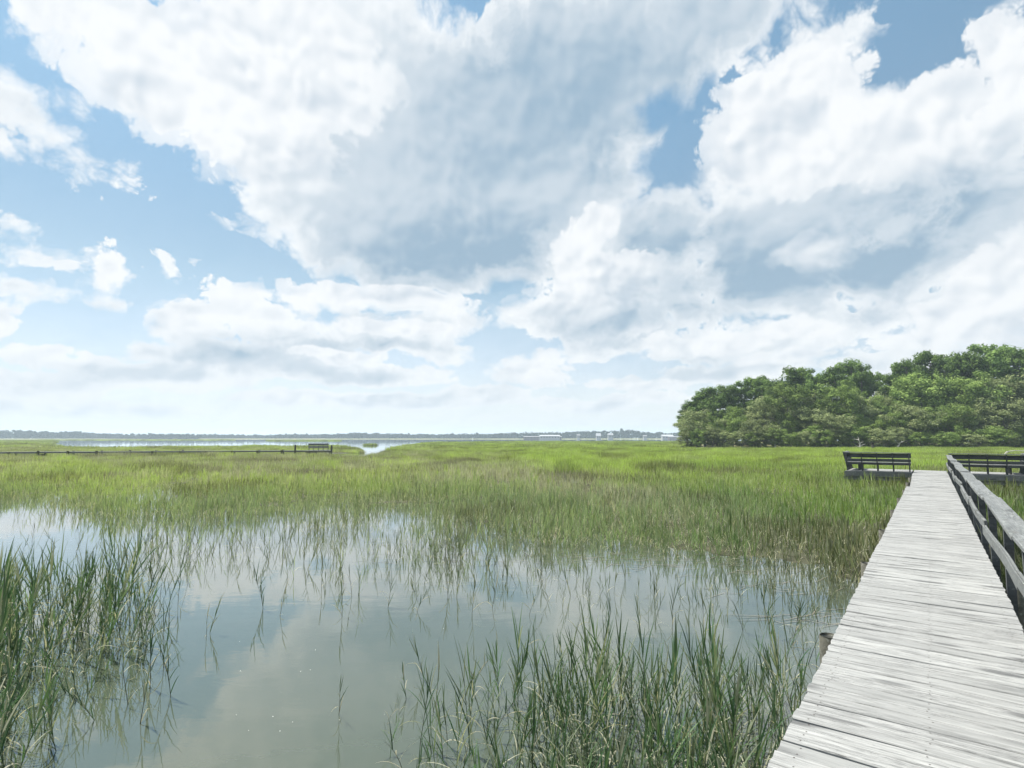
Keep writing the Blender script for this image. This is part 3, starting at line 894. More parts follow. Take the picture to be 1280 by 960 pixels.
def scatter(name, label, cat, pos, rotz, tilt, scl, tint, protos):
    """one object that carries the many tufts of a grass stand"""
    n = len(pos)
    me = bpy.data.meshes.new(name)
    me.vertices.add(n)
    me.vertices.foreach_set('co', np.asarray(pos, np.float32).ravel())
    rot = np.stack([tilt[:, 0], tilt[:, 1], rotz], 1).astype(np.float32)
    a = me.attributes.new('rot', 'FLOAT_VECTOR', 'POINT'); a.data.foreach_set('vector', rot.ravel())
    a = me.attributes.new('scl', 'FLOAT_VECTOR', 'POINT'); a.data.foreach_set('vector', np.asarray(scl, np.float32).ravel())
    a = me.attributes.new('tint', 'FLOAT_VECTOR', 'POINT'); a.data.foreach_set('vector', np.asarray(tint, np.float32).ravel())
    a = me.attributes.new('pick', 'INT', 'POINT'); a.data.foreach_set('value', rng.integers(0, len(protos), n).astype(np.int32))
    me.update()
    o = link(name, me)
    tag(o, label, cat, kind='stuff')
    ng = bpy.data.node_groups.new(name, 'GeometryNodeTree')
    ng.interface.new_socket('Geometry', in_out='INPUT', socket_type='NodeSocketGeometry')
    ng.interface.new_socket('Geometry', in_out='OUTPUT', socket_type='NodeSocketGeometry')
    N_ = ng.nodes.new
    gi, go = N_('NodeGroupInput'), N_('NodeGroupOutput')
    iop = N_('GeometryNodeInstanceOnPoints')
    jn = N_('GeometryNodeJoinGeometry')
    for pm in protos:
        po = bpy.data.objects.new('tuft', pm)      # lives only inside the node tree
        oi = N_('GeometryNodeObjectInfo'); oi.inputs['Object'].default_value = po; oi.inputs['As Instance'].default_value = True
        ng.links.new(oi.outputs['Geometry'], jn.inputs[0])
    def attr(nm, ty):
        q = N_('GeometryNodeInputNamedAttribute'); q.data_type = ty; q.inputs['Name'].default_value = nm
        return next(s for s in q.outputs if s.enabled and s.name == 'Attribute')
    ng.links.new(gi.outputs[0], iop.inputs['Points'])
    ng.links.new(jn.outputs[0], iop.inputs['Instance'])
    iop.inputs['Pick Instance'].default_value = True
    ng.links.new(attr('pick', 'INT'), iop.inputs['Instance Index'])
    ng.links.new(attr('rot', 'FLOAT_VECTOR'), iop.inputs['Rotation'])
    ng.links.new(attr('scl', 'FLOAT_VECTOR'), iop.inputs['Scale'])
    ng.links.new(iop.outputs[0], go.inputs[0])
    md = o.modifiers.new('tufts', 'NODES'); md.node_group = ng
    return o

def lerp(a, b, k):
    k = np.asarray(k)[:, None]
    return np.asarray(a)[None] * (1 - k) + np.asarray(b)[None] * k
GREEN = np.array([.110, .205, .065]); LIME = np.array([.400, .530, .120]); STRAW = np.array([.40, .40, .31]); OLIVE = np.array([.215, .300, .140])
def tints(x, y):
    px, py = project(x, y)
    lat, t = dock_local(x, y)
    nb = vnoise(x, y, 7, 11) * .6 + vnoise(x, y, 2.0, 12) * .4
    lime = np.clip(np.interp(py, [552, 560, 585, 605, 640, 700], [.7, .9, 1.0, .75, .1, 0]) + (nb - .5) * .9, 0, 1)
    col = np.array([lerp(OLIVE, GREEN, np.clip((px - 700) / 300, 0, 1))]).reshape(-1, 3)
    col = col * (1 - lime[:, None]) + LIME[None] * lime[:, None]
    # a band of bleached, trampled grass along the edge of the pool
    band = np.clip(1 - np.abs(py - np.interp(px, EDGE_X, EDGE_Y) + 26) / 36, 0, 1) * np.clip((1060 - px) / 250, .25, 1)
    st = np.clip(band * .95 + (vnoise(x, y, 3.1, 13) - .55) * .9, 0, .85) * (rng.random(len(x)) < .75)
    col = col * (1 - st[:, None]) + STRAW[None] * st[:, None]
    brown = np.clip((vnoise(x, y, 4.0, 14) - .64) * 5, 0, .5)
    col = col * (1 - brown[:, None]) + np.array([.10, .085, .06])[None] * brown[:, None]
    return col * rng.uniform(.55, 1.45, (len(x), 1))

# prototypes
r_ = random.Random(3)
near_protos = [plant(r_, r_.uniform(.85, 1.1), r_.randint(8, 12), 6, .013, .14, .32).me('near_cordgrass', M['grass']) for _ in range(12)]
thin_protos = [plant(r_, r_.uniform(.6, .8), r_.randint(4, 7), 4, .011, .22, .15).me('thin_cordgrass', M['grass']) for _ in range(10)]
def tuft(r, n, rad, H, nleaf, segs, width, deadp, stems=True):
    L = Grass()
    for _ in range(n):
        a, q = r.uniform(0, 6.28), rad * math.sqrt(r.random())
        plant(r, H * r.uniform(.7, 1.15), nleaf, segs, width, .16, deadp, (q * math.cos(a), q * math.sin(a)), G_=L, stems=stems)
    return L
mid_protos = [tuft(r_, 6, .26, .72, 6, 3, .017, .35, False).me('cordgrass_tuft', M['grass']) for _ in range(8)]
def sward(r, n, rad, H, width, segs=2):
    L = Grass()
    for _ in range(n):
        a, q = r.uniform(0, 6.28), rad * math.sqrt(r.random())
        h = H * r.uniform(.6, 1.1)
        L.blade((q * math.cos(a), q * math.sin(a), -.05), r.uniform(0, 6.28), abs(r.gauss(0, .16)), r.uniform(0, .7), h, width * r.uniform(.7, 1.3), segs, max(0, r.gauss(-.15, .3)), .05, r.uniform(-1, 1), 1 / H)
    return L
far_protos = [sward(r_, 90, .75, .78, .030).me('cordgrass_sward', M['grass']) for _ in range(6)]
vfar_protos = [sward(r_, 110, 2.4, .80, .10).me('cordgrass_sward_far', M['grass']) for _ in range(5)]

def sample(y0, y1, per_m2, xlim=None):
    """random ground positions inside the view wedge between two depths, uniform per area"""
    half = 1.12
    area = half * (y1 * y1 - y0 * y0)
    n = int(area * per_m2)
    y = np.sqrt(rng.random(n) * (y1 * y1 - y0 * y0) + y0 * y0)
    x = (rng.random(n) * 2 - 1) * y * half
    return x, y

def stand(name, label, y0, y1, per_m2, protos, hs=(.8, 1.2), dmin=0.0, z=0.0, tiltsd=.06, cat='grass', power=1.0, keep=None):
    x, y = sample(y0, y1, per_m2)
    d = density(x, y)
    ok = (rng.random(len(x)) < d ** power) & (d > dmin)
    if keep is not None: ok &= keep(x, y)
    x, y = x[ok], y[ok]
    hn = .62 + .55 * vnoise(x, y, 5.5, 61) + .3 * vnoise(x, y, 1.3, 62)
    lat, t = dock_local(x, y)
    hn = hn * np.where((lat > -4) & (t > 8) & (t < 45), 1.18, 1.0)
    s = rng.uniform(hs[0], hs[1], len(x)) * hn
    sc3 = np.stack([s * .5 + .5, s * .5 + .5, s], 1)
    return scatter(name, label, cat, np.stack([x, y, np.full(len(x), z)], 1), rng.uniform(0, 6.28, len(x)), rng.normal(0, tiltsd, (len(x), 2)), sc3, tints(x, y), protos)

stand('marsh_grass', 'tufts of green and straw coloured marsh grass around the pool and boardwalk', 8.5, 42, 8.0, mid_protos, (.85, 1.2), .35, tiltsd=.12)
stand('meadow_grass', 'closed yellow green marsh meadow beyond the grey grass edge', 40, 110, 2.1, far_protos, (.8, 1.15), .1)
stand('far_meadow_grass', 'far flat bands of green marsh out to the open water', 108, 640, .11, vfar_protos, (.8, 1.1), .1)
stand('sparse_grass', 'thin scattered grass stalks standing in shallow water along the pool edge', 7.5, 26, 30.0, thin_protos, (.6, 1.35), .02, tiltsd=.16, power=1.0, keep=lambda x, y: density(x, y) < .9)

# clumps in front
def clump(name, label, blobs, protos, hs, seed, tint0, tint1, thin=1.0):
    pos, ss = [], []
    rr = random.Random(seed)
    for (px, py, rx, ry, n, h) in blobs:
        for _ in range(int(n * thin)):
            c = ground(px + rr.gauss(0, rx), py + rr.gauss(0, ry))
            pos.append(c); ss.append(h * rr.uniform(hs[0], hs[1]))
    pos = np.array(pos); n = len(pos)
    lat, t = dock_local(pos[:, 0], pos[:, 1])
    ok = (lat < -.74) & (pos[:, 1] > 1.2)
    pos = pos[ok]; ss = np.array(ss)[ok]; n = len(pos)
    tint = lerp(tint0, tint1, rng.random(n)) * rng.uniform(.8, 1.25, (n, 1))
    sc3 = np.stack([ss * .6 + .4, ss * .6 + .4, ss], 1)
    return scatter(name, label, 'grass', pos, rng.uniform(0, 6.28, n), rng.normal(0, .15, (n, 2)), sc3, tint, protos)
CL0, CL1 = (.042, .092, .046), (.092, .170, .076)
clump('cordgrass_clump', 'dense tall dark green cordgrass clump beside the boardwalk planks',
      [(700, 900, 45, 14, 34, .92), (770, 915, 50, 20, 40, .9), (850, 915, 50, 25, 46, .88), (930, 925, 40, 30, 40, .8), (660, 960, 50, 24, 34, .72), (740, 990, 60, 30, 46, .75),
       (840, 1000, 60, 35, 56, .72), (930, 1010, 30, 35, 40, .7), (985, 870, 20, 30, 14, .75), (590, 905, 40, 20, 12, .62), (560, 985, 40, 20, 10, .62), (900, 1080, 60, 30, 40, .7), (740, 1090, 80, 30, 40, .7)],
      near_protos, (.62, 1.45), 5, CL0, CL1, .72)
clump('cordgrass_clump', 'dense tall dark green cordgrass clump at the pool edge away from the boardwalk',
      [(20, 800, 40, 18, 44, 1.05), (85, 790, 30, 14, 40, 1.05), (120, 800, 26, 16, 26, .85), (150, 770, 25, 10, 26, 1.05), (30, 850, 50, 18, 36, .8), (0, 915, 40, 22, 16, .75),
       (150, 830, 26, 16, 14, .75), (-70, 820, 60, 40, 60, 1.0), (-60, 950, 60, 40, 40, .9)],
      near_protos, (.65, 1.5), 6, CL0, CL1, .85)
clump('reed_fringe', 'loose fringe of upright grass stalks in the middle of the pool',
      [(562, 700, 12, 12, 26, 1.0), (530, 690, 40, 14, 30, .85), (640, 715, 40, 16, 26, .8), (420, 720, 24, 14, 10, .9), (500, 730, 26, 12, 8, .8), (320, 690, 60, 10, 40, .9),
       (220, 690, 40, 10, 34, .95), (700, 720, 40, 14, 22, .8), (150, 725, 20, 10, 16, 1.0), (900, 750, 60, 14, 26, .75), (1000, 760, 24, 16, 22, .8), (760, 745, 60, 14, 18, .7)],
      thin_protos, (.7, 1.25), 8, CL0, (.11, .14, .06))

# single plants standing free in the open water
single_kinds = []
for k in range(9):
    stem_g = Grass()
    lf = plant(r_, r_.uniform(.7, .95), r_.randint(5, 9), 6, .013, .22, .3, stem_to=stem_g)
    single_kinds.append((stem_g.me('stem', M['stem']), lf.me('leaves', M['plant'])))
def single(px, py, s, rz, tx, ty, k, label, group=None, dead=False):
    o = empty('cordgrass_plant', ground(px, py), rz)
    o.scale = (s, s, s); o.rotation_euler = (tx, ty, rz)
    tag(o, label, 'grass plant', group)
    link('stem', single_kinds[k][0], o); link('leaves', single_kinds[k][1], o)
    return o
ORD = ['first', 'second', 'third', 'fourth', 'fifth', 'sixth', 'seventh', 'eighth', 'ninth', 'tenth', 'eleventh', 'twelfth', 'thirteenth', 'fourteenth', 'fifteenth', 'sixteenth', 'seventeenth',
       'eighteenth', 'nineteenth', 'twentieth']
def nth(i):
    return ORD[i] if i < 20 else (['twenty', 'thirty', 'forty', 'fifty', 'sixty'][(i + 1) // 10 - 2] + ('-' + ORD[(i + 1) % 10 - 1] if (i + 1) % 10 else 'th')).replace('tyth', 'tieth')
def row(spots, label, group, tx, ty, seed):
    """single plants, counted by their distance from the boardwalk"""
    r = random.Random(seed)
    spots = sorted(spots, key=lambda q: -dock_local(*ground(q[0], q[1]).xy)[0])
    for i, (px, py, s) in enumerate(spots):
        single(px, py, s, r.uniform(0, 6.28), r.gauss(0, tx), r.gauss(0, ty), r.randrange(9), label % nth(i), group)
single(424, 893, .66, 2.2, -.05, -.48, 3, 'lone short plant leaning over the open dark water')
single(262, 792, .72, .3, .05, .25, 4, 'small tuft alone on the cloud reflection, taller of a pair')
single(258, 795, .55, 2.0, 0, -.35, 5, 'small tuft alone on the cloud reflection, shorter of a pair')
single(483, 905, .36, 1.0, 0, .1, 1, 'taller bare stalk poking from open water beside the boardwalk clump')
single(499, 890, .30, 1.6, .02, 0, 6, 'shorter bare stalk poking from open water beside the boardwalk clump')
row([(210, 800, 1.0), (195, 770, 1.0), (205, 835, .95), (188, 860, .9), (222, 755, .9), (175, 905, .9), (215, 870, .8), (160, 880, .85), (235, 730, .8), (180, 800, 1.0), (120, 900, .7), (200, 745, .8)],
    'leaning plant on the open side of the far clump, %s from the boardwalk', 'plants along the open side of the far clump', .12, .2, 31)
row([(505, 960, .7), (525, 930, .8), (545, 880, .75), (560, 930, .8), (590, 860, .75), (620, 850, .8), (530, 850, .7), (640, 880, .9), (575, 990, .8), (610, 930, .9), (515, 1000, .7), (650, 830, .8)],
    'plant on the open side of the boardwalk clump, %s from the boardwalk', 'plants along the open side of the boardwalk clump', .12, .16, 32)
row([(40, 680, .7), (70, 684, .8), (100, 676, .6), (28, 690, .6), (95, 690, .7)], 'little bent plant on bright water by the marsh edge, %s from the boardwalk', 'little plants on the bright water', .2, .25, 33)
row([(330, 760, .9), (350, 770, .7), (428, 770, .9), (402, 735, .8), (440, 745, .8), (485, 760, .8), (520, 765, .7), (590, 770, .8), (615, 760, .8), (560, 745, .9), (660, 770, .7),
     (800, 800, .8), (840, 790, .9), (880, 800, .8), (930, 790, .8), (965, 800, .9), (990, 810, .9), (720, 790, .8), (760, 800, .7), (1010, 830, .9)],
    'single stalk in the open pool between clumps and marsh edge, %s from the boardwalk', 'single stalks in the open pool', .14, .16, 34)

# fallen stems lying on the water
fl = Grass()
rr = random.Random(21)
for _ in range(190):
    px, py = rr.choice([(690, 700), (760, 696), (820, 704), (870, 700), (600, 690), (930, 715), (980, 735), (1010, 770), (560, 700)])
    c = ground(px + rr.gauss(0, 40), py + rr.gauss(0, 6))
    if dock_local(c.x, c.y)[0] > -.7: continue
    az = rr.choice([0, math.pi]) + rr.gauss(0, .5)
    fl.blade((c.x, c.y, .006), az, 1.56, .0, rr.uniform(.2, .7), .012, 3, rr.uniform(.4, 1), .9)
m_, gg, o_ = new_mat('dead_stems')
tcn = gg.new('ShaderNodeTexCoord')
principled(gg, o_, gg.mix(gg.noise(tcn.outputs['Object'], 1.5, 3, .5), (.09, .085, .065, 1), (.24, .22, .17, 1)), .8)
M['dead'] = m_
tag(link('fallen_stems', mesh('fallen_stems', fl.v, fl.f, M['dead'])), 'fallen straw coloured stems floating along the marsh edge', 'dead grass', kind='stuff')

# specks of foam on the still water
fm = MB()
for _ in range(26):
    c = ground(rr.gauss(360, 60), rr.gauss(850, 45)) if rr.random() < .6 else ground(rr.uniform(250, 900), rr.uniform(760, 900))
    q = rr.uniform(.0015, .0055)
    fm.add([(c.x + q * rr.uniform(.8, 1.5) * math.cos(k * 1.047), c.y + q * math.sin(k * 1.047), .003) for k in range(6)], [tuple(range(6))])
tag(fm.build('foam_specks', M['foam']), 'tiny pale foam specks floating on the open pool', 'foam', kind='stuff')

# ------------------------------------------------------------------ trees
def leaf_clump(V, F, c, rad, n, size, r, flat=.6):
    """n leaf-sized faces spread through a lump"""
    q = np.random.default_rng(r.randrange(1 << 30))
    d = q.normal(size=(n, 3)); d /= np.linalg.norm(d, axis=1, keepdims=True) + 1e-9
    p = np.array(c) + d * rad * (q.random((n, 1)) ** .45) * np.array([1, 1, flat])
    nrm = d * .8 + q.normal(0, .4, (n, 3)) + np.array([0, 0, .45]); nrm /= np.linalg.norm(nrm, axis=1, keepdims=True) + 1e-9
    a = np.cross(nrm, q.normal(size=(n, 3))); a /= np.linalg.norm(a, axis=1, keepdims=True) + 1e-9
    b = np.cross(nrm, a)
    s = size * q.uniform(.6, 1.3, (n, 1))
    quad = np.stack([p - a * s * .5, p + b * s * .32, p + a * s * .55, p - b * s * .3], 1).reshape(-1, 3)
    k = len(V)
    V += quad.tolist()
    F += (np.arange(4 * n).reshape(n, 4) + k).tolist()

def make_tree(kind, seed):
    """meshes of trunk and crown, about 10 m tall before scaling"""
    r = random.Random(seed)
    tr = MB(); V, F = [], []
    H = 10.0
    lx, ly = r.gauss(0, .3), r.gauss(0, .3)
    if kind == 'pine':
        tr.tube([(0, 0, -.4), (lx * .3, ly * .3, H * .35), (lx * .7, ly * .7, H * .7), (lx, ly, H * .96)], [.24, .19, .13, .03], 7)
        n = 54
        for i in range(n):
            s = r.uniform(.28, 1.0)
            zc = H * s
            reach = 2.5 * math.sin(math.pi * min(1, (1 - s) * 1.15 + .12)) ** .7 * r.uniform(.55, 1.0)
            a = r.uniform(0, 6.28)
            p0 = (lx * s, ly * s, zc - .35)
            p1 = (lx * s + reach * math.cos(a), ly * s + reach * math.sin(a), zc + r.uniform(-.1, .35))
            if i % 2 == 0: tr.tube([p0, p1], [.055, .015], 4, False)
            leaf_clump(V, F, p1, r.uniform(.6, .95), 130, .28, r, .7)
            leaf_clump(V, F, (p0[0] * .55 + p1[0] * .45, p0[1] * .55 + p1[1] * .45, zc), .6, 60, .28, r, .55)
    else:
        fork = H * r.uniform(.18, .28)
        tr.tube([(0, 0, -.4), (lx * .2, ly * .2, fork * .6), (lx * .3, ly * .3, fork)], [.36, .28, .25], 7)
        wide = 4.0 if kind == 'oak' else 3.0
        low = .14 if kind == 'oak' else .2
        for i in range(9):
            a = i * .698 + r.uniform(-.3, .3); e = r.uniform(.35, 1.35)
            ln = H * r.uniform(.45, .62)
            p = [(lx * .3, ly * .3, fork * .95)]
            for s in (.35, .7, 1.0):
                p.append((lx * .3 + math.cos(a + r.gauss(0, .15)) * ln * s * math.cos(e) * .75, ly * .3 + math.sin(a + r.gauss(0, .15)) * ln * s * math.cos(e) * .75, fork + ln * s * math.sin(e) * .95 + r.gauss(0, .15)))
            tr.tube(p, [.16, .11, .07, .02], 5, False)
        n = 74
        for i in range(n):
            d = np.array([r.gauss(0, 1), r.gauss(0, 1), r.gauss(.15, 1)]); d /= np.linalg.norm(d)
            q = r.uniform(.62, 1.0) * (1 + .16 * math.sin(3 * math.atan2(d[1], d[0]) + seed) + .1 * math.sin(5 * d[2] + seed))
            zc = H * (low + .46) + d[2] * q * H * .44
            c = (d[0] * q * wide, d[1] * q * wide, max(zc, H * low * .6))
            leaf_clump(V, F, c, r.uniform(.65, 1.15), 100, .30, r, .78)
    return mesh(kind + '_trunk', tr.v, tr.f, M['bark'], True), mesh(kind + '_crown', V, F, M[kind])
kinds = {'pine': [make_tree('pine', 100 + i) for i in range(5)], 'oak': [make_tree('oak', 200 + i) for i in range(4)], 'broad': [make_tree('broad', 300 + i) for i in range(4)]}

def upland_at(x, y):
    return float(upland_h(np.array([x]), np.array([y]))[0])
NAME = {'pine': 'pine_tree', 'oak': 'oak_tree', 'broad': 'leafy_tree'}
def tree(kind, px, topy, y, w, label, group, seed, cat='tree', name=None):
    r = random.Random(seed)
    x = at_depth(px, y)
    z = upland_at(x, y)
    h = CAM_Z + (547 - topy) / FPX * y - z
    o = empty(name or NAME[kind], (x, y, z - .05), r.uniform(0, 6.28))
    s = h / 10.0
    o.scale = (s * w, s * w, s)
    tag(o, label, cat, group)
    a, b = kinds[kind][seed % len(kinds[kind])]
    link('trunk', a, o); link('crown', b, o)
    return o
SKY_X = [850, 857, 872, 892, 910, 930, 950, 968, 985, 1000, 1015, 1032, 1050, 1070, 1085, 1100, 1118, 1135, 1150, 1175, 1200, 1220, 1240, 1255, 1280, 1400]
SKY_Y = [545, 516, 503, 491, 487, 477, 474, 478, 464, 461, 468, 470, 463, 453, 463, 470, 466, 455, 448, 442, 446, 445, 436, 433, 438, 440]
rt = random.Random(77)
def back(px):
    return float(forest_front(at_depth(px, 120)))
# pines along the back, crowns above the rest (column, top, width)
PINES = [(859, 514, 1.2), (866, 505, 1.1), (875, 498, 1.1), (885, 491, 1.0), (895, 487, 1.1), (911, 483, .9), (928, 480, .8), (944, 473, 1.0), (957, 476, .8), (972, 480, .8), (991, 462, 1.0), (1006, 464, .8), (1024, 470, .7), (1036, 468, .8), (1052, 462, .8),
         (1071, 452, .8), (1080, 459, .6), (1096, 468, .55), (1113, 469, .7), (1128, 459, .7), (1141, 452, .7), (1152, 450, .7), (1173, 442, .9), (1190, 448, .7), (1206, 445, .75), (1222, 448, .7), (1243, 434, .9), (1264, 434, .9),
         (1284, 440, .8), (1310, 436, .9), (1335, 442, .9), (1362, 438, .9), (1390, 442, .9)]
for i, (px, top, w) in enumerate(PINES):
    tree('pine', px, top, back(px) + rt.uniform(12, 22), w * 1.05, 'tall dark pine in the back row, %s from the bay end of the wood' % nth(i), 'pines at the back of the wood', 1000 + i)
# a second layer of broad trees
px = 880.0; n = {'broad': 0, 'oak': 0}; i = 0
while px < 1400:
    top = float(np.interp(px, SKY_X, SKY_Y)) * .66 + 547 * .34 + rt.uniform(-9, 9)
    kd = rt.choice(['broad', 'oak', 'broad'])
    tree(kd, px, top, back(px) + rt.uniform(6, 11), rt.uniform(.95, 1.2), {'broad': 'bright green tree in the middle row, %s of its kind from the bay', 'oak': 'rounded grey green oak in the middle row, %s from the bay'}[kd] % nth(n[kd]),
         {'broad': 'leafy trees inside the wood', 'oak': 'oaks inside the wood'}[kd], 2000 + i)
    n[kd] += 1
    px += rt.uniform(15, 24); i += 1
# front: low oaks whose branches reach the ground
px = 873.0; n = {'broad': 0, 'oak': 0}
while px < 1400:
    top = float(np.interp(px, SKY_X, SKY_Y)) * .36 + 547 * .64 + rt.uniform(-10, 10)
    if px < 880: top = 515
    kd = rt.choice(['oak', 'oak', 'broad'])
    tree(kd, px, top, back(px) + rt.uniform(.5, 4), rt.uniform(1.2, 1.6), {'broad': 'low yellow green tree at the meadow edge, %s of its kind from the bay', 'oak': 'low spreading grey green oak at the meadow edge, %s from the bay'}[kd] % nth(n[kd]),
         {'broad': 'low leafy trees at the edge of the wood', 'oak': 'low oaks at the edge of the wood'}[kd], 3000 + i)
    n[kd] += 1
    px += rt.uniform(17, 27); i += 1
# shrubs at the foot
px = 862.0; k = 0
while px < 1330:
    tree('broad' if rt.random() < .5 else 'oak', px, rt.uniform(534, 545), back(px) - rt.uniform(0, 3), rt.uniform(1.3, 1.9), 'small round shrub at the foot of the wood, %s from the bay' % nth(k), 'shrubs at the foot of the wood', 4000 + i, 'shrub', 'shrub')
    px += rt.uniform(7, 14); i += 1; k += 1

px = 872.0; k = 0
while px < 1360:
    tree('oak' if k % 2 else 'broad', px, float(np.interp(px, SKY_X, SKY_Y)) * .45 + 547 * .55 + rt.uniform(-6, 8), back(px) + rt.uniform(24, 34), rt.uniform(1.5, 1.9), 'bushy tree in the shade behind the pines, %s from the bay' % nth(k), 'bushy trees in the shade of the wood', 5000 + i)
    px += rt.uniform(14, 22); i += 1; k += 1

# bleached dead trees at the edge of the wood
def snag(px, y, h, lean, seed, label):
    r = random.Random(seed)
    x = at_depth(px, y)
    o = empty('dead_tree', (x, y, upland_at(x, y) - .1))
    tag(o, label, 'dead tree')
    h *= .8
    b = MB()
    top = (lean * h, 0, h)
    b.tube([(0, 0, 0), (lean * h * .4, .1, h * .5), top], [.22, .16, .05], 6)
    b.build('trunk', M['deadwood'], o, True)
    for i in range(6):
        s = r.uniform(.35, .95)
        a = r.uniform(0, 6.28)
        l = h * r.uniform(.25, .5)
        q = MB()
        p0 = Vector((lean * h * s, .05, h * s))
        p1 = p0 + Vector((math.cos(a) * l, math.sin(a) * l * .5, l * r.uniform(.2, .9)))
        q.tube([p0, (p0 + p1) * .5 + Vector((0, 0, r.uniform(-.2, .3))), p1], [.09, .06, .02], 5)
        q.build('branch', M['deadwood'], o, True)
snag(1076, 111, 3.6, -.15, 1, 'bleached many branched dead tree at the foot of the wood')
snag(1119, 110, 2.6, .5, 2, 'bleached leaning dead trunk at the foot of the wood')
snag(968, 117, 4.2, .15, 3, 'grey bare dead tree among the low oaks')

# dark stump in the meadow before the wood
sx = at_depth(1090, 98)
st = empty('stump', (sx, 98, 0))
tag(st, 'short dark tree stump in the meadow before the wood', 'stump')
b = MB(); b.tube([(0, 0, -.1), (.02, 0, .5), (.08, .02, 1.25), (.10, 0, 1.75)], [.42, .30, .26, .16], 9); b.build('trunk', M['stump'], st, True)
b = MB(); b.tube([(.05, 0, 1.0), (.35, .05, 1.5)], [.10, .04], 6); b.build('branch', M['stump'], st, True)

# pale bent pole lying on the meadow behind the railing side bench
c0 = at_depth(1250, 62)
b = MB()
pts = [(0, 0, .55), (.6, 0, 1.15), (1.6, .1, 1.28), (2.9, .2, 1.22), (4.2, .3, 1.05), (5.2, .3, .8)]
b.tube(pts, [.035, .045, .05, .05, .045, .03], 7)
b.tube([(1.0, .05, 1.22), (.9, .5, .9), (.7, .9, .4)], [.04, .035, .03], 6)
tag(b.build('fallen_branch', M['deadwood'], None, True, (c0, 62, -.1)), 'pale bent branch caught on the marsh grass behind the railing side bench', 'branch')

# ------------------------------------------------------------------ the other pier across the marsh
A, B = Vector((at_depth(-60, 62.8), 62.8, 0)), Vector((at_depth(384, 72), 72, 0))
d = (B - A); Lp = d.length; ang = math.atan2(d.y, d.x)
pier = empty('pier', A, ang)
tag(pier, 'low narrow wooden pier crossing the marsh to a small bench platform', 'pier')
nsp = 13
for k in range(nsp):
    x0 = Lp * k / nsp; x1 = Lp * (k + 1) / nsp
    b = MB(); b.box(x0 + .02, x1 - .02, -.6, .6, .93, .985); b.build('deck_span', M['rail'], pier)
    dz = random.uniform(-.02, .02)
    for sy in (-.55, .55):
        b = MB(); b.box(x0 + .01, x1 - .01, sy - .03, sy + .03, .80 + dz, .925); b.build('stringer', M['rail'], pier)
    for sy in (-.68, .68):
        b = MB(); b.tube([(x0, sy, -.5), (x0 + random.uniform(-.05, .05), sy, random.uniform(.95, 1.12))], [.13, .12], 8); b.build('piling', M['pile'], pier, True)
    b = MB(); b.box(x0 - .10, x0 + .10, -.8, .8, .55, .71); b.build('cross_beam', M['pile'], pier)
b = MB(); b.box(Lp + .03, Lp + 3.0, -1.6, 1.6, .93, .985); b.build('platform_deck', M['rail'], pier)
b = MB(); b.box(Lp + .03, Lp + 3.0, -1.66, -1.605, .72, .98); b.build('rim_joist', M['pile'], pier)
for (qx, qy, h) in [(-1.3, -.75, 1.7), (.2, -1.45, .92), (2.4, -1.45, .92), (2.75, 1.45, .92), (.2, 1.45, .92), (3.1, -1.3, 1.65)]:
    b = MB(); b.tube([(Lp + qx, qy, -.5), (Lp + qx, qy, h)], [.12, .11], 8); b.build('piling', M['pile'], pier, True)
b = MB(); b.tube([(Lp + 1.2, -1.5, .75), (Lp + 2.2, -1.5, .1)], [.07, .07], 5); b.build('brace', M['pile'], pier)
fb = make_bench(2.4, 'small bench on the platform at the end of the far pier', 0, 'rail')
p = pier.matrix_world
fb.location = Vector((A.x + math.cos(ang) * (Lp + 1.5) + math.sin(ang) * 1.1, A.y + math.sin(ang) * (Lp + 1.5) - math.cos(ang) * 1.1, .985))
fb.rotation_euler = (0, 0, ang)

# ------------------------------------------------------------------ far wood and buildings
V, F = [], []
rf = random.Random(5)
FX = [-200, 0, 30, 55, 70, 95, 120, 150, 200, 250, 335, 345, 420, 440, 520, 600, 640, 665, 700, 735, 765, 780, 790, 805, 850, 900, 1400]
FY = [539, 538.5, 538, 540, 541, 539.5, 542, 543, 543, 543.5, 544.5, 543.5, 543, 541.5, 543, 543, 542, 541, 541, 539, 539, 537, 538, 540.5, 541.5, 541, 540]
for k in range(7000):
    px = rf.uniform(-160, 920)
    y = rf.uniform(985, 1060) if px > 250 else rf.uniform(915, 985)
    top = float(np.interp(px, FX, FY)) + rf.gauss(0, .6)
    h = (547.0 - top) / FPX * y + CAM_Z
    x = at_depth(px, y)
    z = 1.0 + (h - 2.0) * rf.random()
    leaf_clump(V, F, (x, y, z), rf.uniform(2.2, 3.8), 14, 3.0, rf, .7)
tag(link('far_wood', mesh('far_wood', V, F, M['farwood'])), 'hazy blue green wooded shore across the bay', 'wood', kind='stuff')

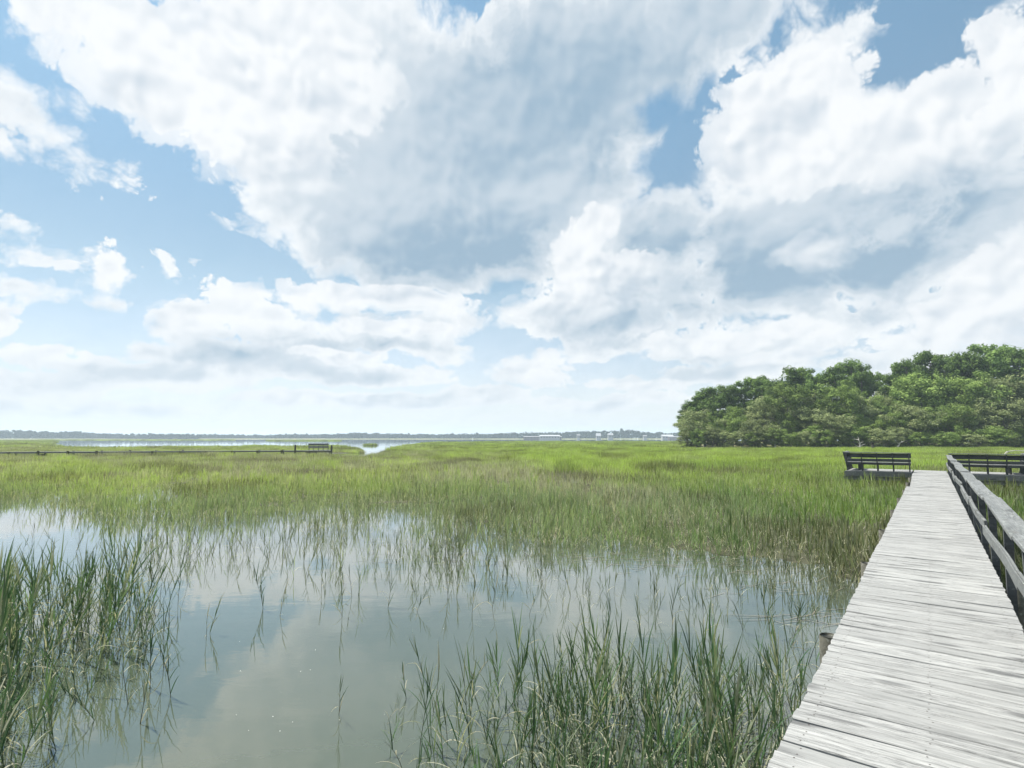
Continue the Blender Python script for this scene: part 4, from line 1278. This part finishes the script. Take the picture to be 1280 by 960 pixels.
def house(px, y, w, dpt, h, rh, wall, roof, label, nwin, cat='house', name='house', rz=0.0):
    x = at_depth(px, y)
    o = empty(name, (x, y, .9), rz)
    tag(o, label, cat)
    b = MB(); b.box(-w / 2, w / 2, -dpt / 2, dpt / 2, -1.0, h); b.build('wall', M[wall], o)
    e = .6
    b = MB()
    b.add([(-w / 2 - e, -dpt / 2 - e, h + .02), (w / 2 + e, -dpt / 2 - e, h + .02), (w / 2 + e, dpt / 2 + e, h + .02), (-w / 2 - e, dpt / 2 + e, h + .02), (-w / 2 - e * .4, 0, h + rh), (w / 2 + e * .4, 0, h + rh)],
          [(0, 3, 2, 1), (0, 1, 5, 4), (2, 3, 4, 5), (1, 2, 5), (3, 0, 4)])
    b.build('roof', M[roof], o)
    for i in range(nwin):
        cx = -w / 2 + w * (i + .5) / nwin
        q = MB(); q.box(cx - w / nwin * .22, cx + w / nwin * .22, -dpt / 2 - .08, -dpt / 2 - .01, h * .3, h * .75); q.build('window', M['glass'], o)
    return o
house(678, 925, 62, 14, 3.0, 1.2, 'brownwall', 'greyroof', 'long low brown waterfront building across the bay', 12, 'building', 'waterfront_building')
house(687, 912, 32, 10, 4.2, 1.8, 'whitewall', 'roof', 'white roofed hall before the long brown waterfront building', 7, 'building', 'waterfront_hall')
house(723, 955, 5, 6, 5.5, 2.0, 'whitewall', 'greyroof', 'tiny white house above the far shore beside the halls', 2)
house(748, 925, 7, 7, 4.4, 4.5, 'whitewall', 'roof', 'small white house with a steep pointed roof across the bay', 2)
house(763, 925, 8, 7, 6.6, 1.8, 'whitewall', 'roof', 'white two storey house across the bay with a flat roof', 3)
house(806, 925, 5, 6, 4.2, 1.6, 'whitewall', 'greyroof', 'small white cottage across the bay half hidden by trees', 2)
house(834, 930, 18, 10, 4.0, 2.6, 'whitewall', 'roof', 'pale waterfront house beside the end of the wood', 4)
house(844, 918, 22, 8, 2.6, 1.2, 'brownwall', 'greyroof', 'low brown boathouse beside the end of the wood', 5, 'boathouse', 'boathouse')

# ------------------------------------------------------------------ air
hz_ = MB(); hz_.box(-9100, 9100, -2100, 9100, -1.6, 34.0)
m, gg, o = new_mat('haze_air')
pv = gg.new('ShaderNodeVolumePrincipled')
pv.inputs['Color'].default_value = (.72, .86, 1.0, 1)
pv.inputs['Density'].default_value = .00036
pv.inputs['Anisotropy'].default_value = .2
m.node_tree.links.new(pv.outputs[0], o.inputs['Volume'])
tag(hz_.build('haze', m), 'pale summer haze over the marsh and bay', 'haze', kind='stuff')
